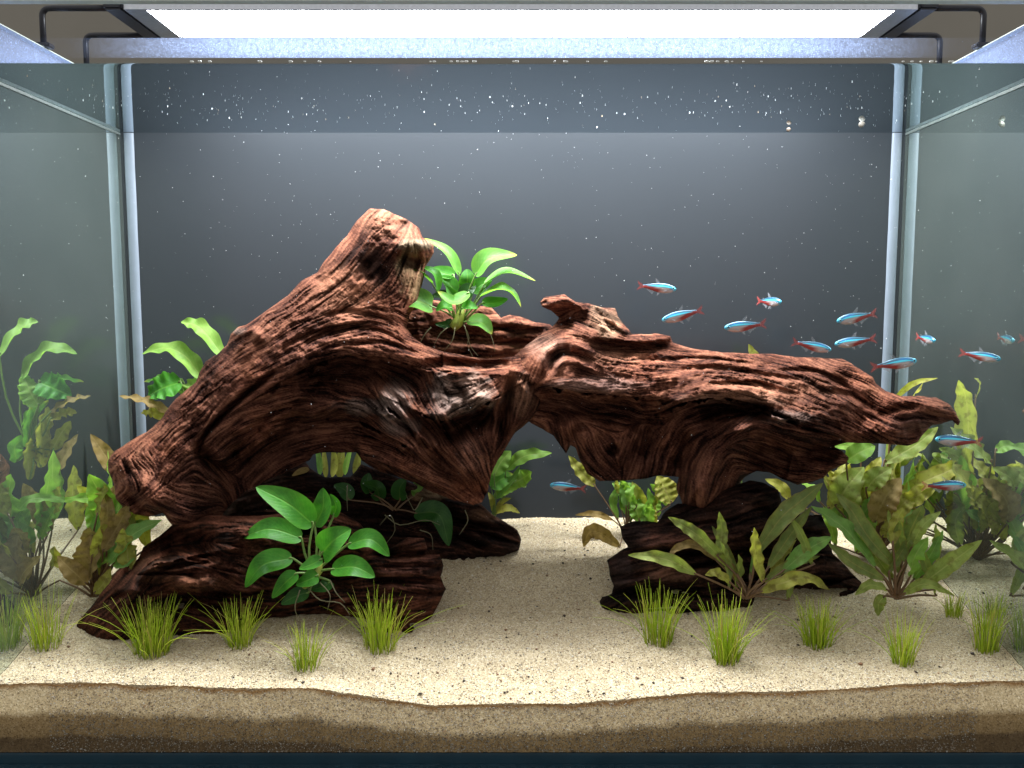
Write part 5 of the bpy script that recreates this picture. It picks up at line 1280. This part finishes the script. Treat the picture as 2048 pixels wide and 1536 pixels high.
def build_fish():
    root = bpy.data.objects.new('neon_tetra', None); root.empty_display_size = 0.01; C.objects.link(root)
    # unit length 1 along +X (head), height along Z
    xs_ = np.array([0.50, 0.485, 0.45, 0.38, 0.28, 0.15, 0.0, -0.14, -0.27, -0.36, -0.42])
    up_ = np.array([0.005, 0.030, 0.055, 0.083, 0.106, 0.118, 0.112, 0.090, 0.062, 0.044, 0.040])
    dn_ = np.array([0.005, 0.028, 0.050, 0.080, 0.108, 0.122, 0.112, 0.082, 0.052, 0.038, 0.036])
    wd_ = np.array([0.004, 0.022, 0.038, 0.055, 0.066, 0.068, 0.060, 0.044, 0.026, 0.015, 0.010])
    n = 18
    V, A, Sh = [], [], []
    for x, u, d_, w_ in zip(xs_, up_, dn_, wd_):
        for k in range(n):
            an = 2 * math.pi * k / n
            c_, s_ = math.cos(an), math.sin(an)
            z = (u if s_ > 0 else d_) * s_; y = w_ * c_
            V.append((x, y, z))
            # colouring of the species: dark back, blue-green line, red rear belly, silvery front belly
            zz = z / max(u, d_)
            stripe_c = 0.34 - 0.30 * max(0, x - 0.30) / 0.2
            col = (0.10, 0.16, 0.20); sh = 0.2
            if abs(zz - stripe_c) < 0.30 and x > -0.27: col = (0.018, 0.13, 0.34); sh = 0.3
            elif zz >= stripe_c + 0.30: col = (0.030, 0.085, 0.13); sh = 0.2
            elif x < -0.02 or (x < 0.06 and zz < -0.1): col = (0.27, 0.034, 0.030); sh = 0.05
            else: col = (0.46, 0.39, 0.37); sh = 0.25
            if x > 0.44: col = (0.06, 0.34, 0.48); sh = 0.2
            A.append((*col, 1)); Sh.append(sh)
    Fc = [tuple(range(n))]
    for i in range(len(xs_) - 1):
        for k in range(n):
            k2 = (k + 1) % n
            Fc.append((i * n + k, (i + 1) * n + k, (i + 1) * n + k2, i * n + k2))
    Fc.append(tuple((len(xs_) - 1) * n + k for k in range(n))[::-1])
    mesh_np('body', V, Fc, M['fish'], root, attrs={'tint': np.array(A), 'shine': np.array(Sh)})
    # the shining stripe, slightly proud of each flank
    for s in (1, -1):
        V = []; Fc = []
        sx = np.linspace(0.44, -0.30, 14)
        for i, x in enumerate(sx):
            u = np.interp(-x, -xs_, up_); w_ = np.interp(-x, -xs_, wd_)
            zc = (0.36 - 0.25 * max(0, x - 0.30) / 0.2) * u
            hh = 0.15 * u * math.sin(math.pi * (0.12 + 0.83 * i / 13)) + 0.002
            for z in (zc - hh, zc, zc + hh):
                q = max(0.0, 1 - (z / u) ** 2)
                V.append((x, s * (w_ * math.sqrt(q) + 0.0025), z))
        for i in range(13):
            for j in range(2):
                q = (i * 3 + j, i * 3 + j + 1, (i + 1) * 3 + j + 1, (i + 1) * 3 + j)
                Fc.append(q if s < 0 else q[::-1])
        mesh_np('stripe', V, Fc, M['stripe'], root)
        # eye
        bm = bmesh.new(); bmesh.ops.create_uvsphere(bm, u_segments=12, v_segments=8, radius=0.030)
        for v in bm.verts: v.co = Vector((v.co.x + 0.42, v.co.y * 0.5 + s * 0.040, v.co.z + 0.010))
        me = bpy.data.meshes.new('eye'); bm.to_mesh(me); bm.free(); me.materials.append(M['eye'])
        for p in me.polygons: p.use_smooth = True
        eo = bpy.data.objects.new('eye', me); C.objects.link(eo); eo.parent = root
        V, Fc = tube_geo([(0.42 + 0.026 * math.cos(t), s * 0.052, 0.010 + 0.026 * math.sin(t)) for t in np.linspace(0, 6.28, 13)], 0.005, 5)
        mesh_np('eye_ring', V, Fc, M['eye_ring'], eo)
    def fin(name, pts, mat, th=0.004):
        V = [(x, y - th, z) for x, y, z in pts] + [(x, y + th, z) for x, y, z in pts]
        k = len(pts)
        Fc = [tuple(range(k)), tuple(range(2 * k - 1, k - 1, -1))] + [(i, (i + 1) % k + 0, (i + 1) % k + k, i + k)[::-1] for i in range(k)]
        mesh_np(name, V, Fc, M[mat], root, smooth=False)
    fin('tail_fin', [(-0.40, 0, 0.036), (-0.47, 0, 0.060), (-0.58, 0, 0.125), (-0.56, 0, 0.055), (-0.50, 0, 0.0), (-0.56, 0, -0.055), (-0.585, 0, -0.115), (-0.47, 0, -0.055), (-0.40, 0, -0.034)], 'fin_red')
    fin('dorsal_fin', [(0.05, 0, 0.108), (-0.02, 0, 0.175), (-0.10, 0, 0.225), (-0.085, 0, 0.16), (-0.06, 0, 0.100)], 'fin')
    fin('adipose_fin', [(-0.26, 0, 0.060), (-0.30, 0, 0.092), (-0.31, 0, 0.055)], 'fin')
    fin('anal_fin', [(-0.08, 0, -0.092), (-0.15, 0, -0.175), (-0.20, 0, -0.125), (-0.30, 0, -0.080), (-0.31, 0, -0.046)], 'fin')
    for s in (1, -1):
        fin('pelvic_fin', [(0.08, s * 0.025, -0.112), (0.03, s * 0.03, -0.17), (-0.02, s * 0.03, -0.195), (0.00, s * 0.025, -0.115)], 'fin')
        fin('pectoral_fin', [(0.27, s * 0.063, -0.040), (0.17, s * 0.085, -0.090), (0.16, s * 0.085, -0.060), (0.21, s * 0.068, -0.028)], 'fin')
    return root
m, nt, out = new_mat('tetra_stripe')
p = N(nt, 'ShaderNodeBsdfPrincipled', i_Roughness=0.25, i_Metallic=0.25); p.inputs['Base Color'].default_value = (0.10, 0.60, 0.78, 1)
L(nt, p.outputs[0], out.inputs[0]); M['stripe'] = m

def copy_tree(o, parent=None):
    c = o.copy(); C.objects.link(c)
    if parent is not None: c.parent = parent
    for ch in [q for q in bpy.data.objects if q.parent == o]: copy_tree(ch, c)
    return c
# head px, tail px, depth, yaw away from the picture plane (degrees), label
FISH = [((1352, 579), (1276, 571), 0.20, 10, 'small blue and red fish highest in the shoal, swimming toward the right glass'),
        ((1324, 641), (1405, 620), 0.17, -8, 'small blue and red fish above the branch knob, tail tilted up'),
        ((1447, 656), (1533, 648), 0.15, 5, 'small blue and red fish above the middle of the branch, facing the stump'),
        ((1552, 604), (1524, 602), 0.21, 68, 'small fish turned almost end-on, high above the branch'),
        ((1671, 643), (1755, 627), 0.16, 6, 'upper of two stacked small blue and red fish near the back corner'),
        ((1670, 689), (1750, 677), 0.19, -6, 'lower of two stacked small blue and red fish near the back corner'),
        ((1662, 700), (1586, 684), 0.15, 6, 'small blue and red fish nose to nose with the lower stacked fish'),
        ((1833, 721), (1743, 735), 0.12, 4, 'small blue and red fish passing in front of the right corner seam'),
        ((1871, 879), (1962, 884), 0.06, -5, 'small blue and red fish just below the beak-like branch tip'),
        ((1931, 969), (1846, 973), 0.07, 6, 'small blue and red fish crossing the olive leaves beside the right glass'),
        ((1099, 969), (1172, 979), 0.24, 6, 'small blue and red fish in the open gap under the driftwood'),
        ((1852, 678), (1850, 677), 0.15, 86, 'small fish facing the viewer beside the right corner seam'),
        ((1982, 716), (1938, 708), 0.05, 45, 'small blue fish slanting toward the right glass'),
        ((1819, 970), (1792, 970), 0.285, 62, 'small fish half hidden behind the olive leaves in the right corner')]
proto = build_fish()
for i, (h, t, Yf, yaw, lab) in enumerate(FISH):
    o = proto if i == 0 else copy_tree(proto)
    hp, tp = at(*h, Yf), at(*t, Yf)
    c_ = (hp + tp) / 2
    real = (hp - tp).length
    ln = real / max(0.25, math.cos(math.radians(yaw))) / 1.08
    ln = min(max(ln, 0.034), 0.044)
    d_ = (hp - tp).normalized()
    sgn = 1 if d_.x > 0 else -1
    cy_, sy_ = math.cos(math.radians(yaw)), math.sin(math.radians(yaw))
    X_ = Vector((d_.x * cy_, -sy_ * 1.0, d_.z * cy_)).normalized()
    if yaw > 80: X_ = Vector((0.08, -1, -0.08)).normalized()
    Z_ = Vector((0, 0, 1)); Z_ = (Z_ - X_ * Z_.dot(X_)).normalized(); Y_ = Z_.cross(X_)
    R_ = Matrix((X_, Y_, Z_)).transposed()
    o.location = c_ + X_ * 0.03 * ln
    o.rotation_euler = R_.to_euler(); o.scale = (ln, ln, ln * 1.15)
    tag(o, lab, 'fish', 'shoal of neon fish')

# ------------------------------------------------------------------ snails and floating specks
def snail(px, py, Ys, r, label, col):
    c = at(px, py, Ys)
    V, Fc = [], []
    pts, rad = [], []
    for i in range(26):
        t = i / 25; a = t * 2.6 * 6.28
        q = r * (1 - 0.82 * t)
        pts.append((c.x + q * 0.62 * math.cos(a), c.y - t * r * 0.5, c.z - 0.12 * r + q * 0.62 * math.sin(a))); rad.append(q * 0.46)
    tube_geo(pts, rad, 8, V, Fc)
    o = mesh_np('snail', [tuple(v) for v in V], Fc, simple('snail_shell', col, 0.35, noise=0.5, nscale=400), origin=tuple(c))
    tag(o, label, 'snail')
snail(1723, 249, 0.247, 0.0040, 'larger pale speckled snail clinging under the water surface', (0.10, 0.09, 0.075))
snail(1577, 259, 0.272, 0.0030, 'smaller brown snail near the back edge of the water surface', (0.06, 0.043, 0.03))

M['speck'] = simple('white_speck', (0.85, 0.85, 0.82), 0.4)
n = 900
sx = WX0 + 0.01 + RS.rand(n) * (WX1 - WX0 - 0.02); sy = 0.01 + RS.rand(n) * (YB - 0.02)
sz = 0.16 + (ZW - 0.17) * RS.rand(n) ** 0.75
P = np.stack([sx, sy, sz], -1)
Vs, Fs, As = octas(P, 0.00015 + 0.00026 * RS.rand(n) ** 3, np.full((n, 3), 0.85), 1.0)
n2 = 520
sx = RS.uniform(WX0 + 0.03, WX1 - 0.03, n2); sy = np.clip(0.15 + 0.055 * RS.randn(n2), 0.01, YB - 0.01)
P = np.stack([sx, sy, np.full(n2, ZW - 0.0005)], -1)
V2, F2, A2 = octas(P, 0.00014 + 0.00050 * RS.rand(n2) ** 5, np.where(RS.rand(n2, 1) < 0.85, np.array([[0.85, 0.85, 0.84]]), np.array([[0.6, 0.45, 0.3]])), 0.8)
o = mesh_np('water_specks', np.vstack([Vs, V2]), np.vstack([Fs, F2 + len(Vs)]), M['grains'], attrs={'tint': np.vstack([As, A2])}); tag(o, kind='stuff')
# bubbles gathered along the water line at the front pane
V, Fc = [], []
bpx = [862, 870, 905, 918, 925, 935, 948, 1028, 1036, 1110, 1130, 1178, 1214, 1415, 1423, 1436, 1452, 1462, 1488, 1522, 1810, 1826, 1842, 1862, 1872, 1905, 1900, 398, 420, 520, 640, 385, 610, 700, 580]
bm = bmesh.new()
for i, px in enumerate(bpx):
    c = at(px + rnd.uniform(-3, 3), 119, 0.003)
    r = rnd.uniform(0.0006, 0.0015)
    r_ = bmesh.ops.create_icosphere(bm, subdivisions=2, radius=r)
    for v in r_['verts']: v.co = Vector((v.co.x * rnd.uniform(1.2, 1.6) + c.x, v.co.y + 0.0034, v.co.z * 0.7 + ZW + 0.0008))
me = bpy.data.meshes.new('surface_bubbles'); bm.to_mesh(me); bm.free(); me.materials.append(M['speck'])
for p in me.polygons: p.use_smooth = True
o = bpy.data.objects.new('surface_bubbles', me); C.objects.link(o); tag(o, kind='stuff')
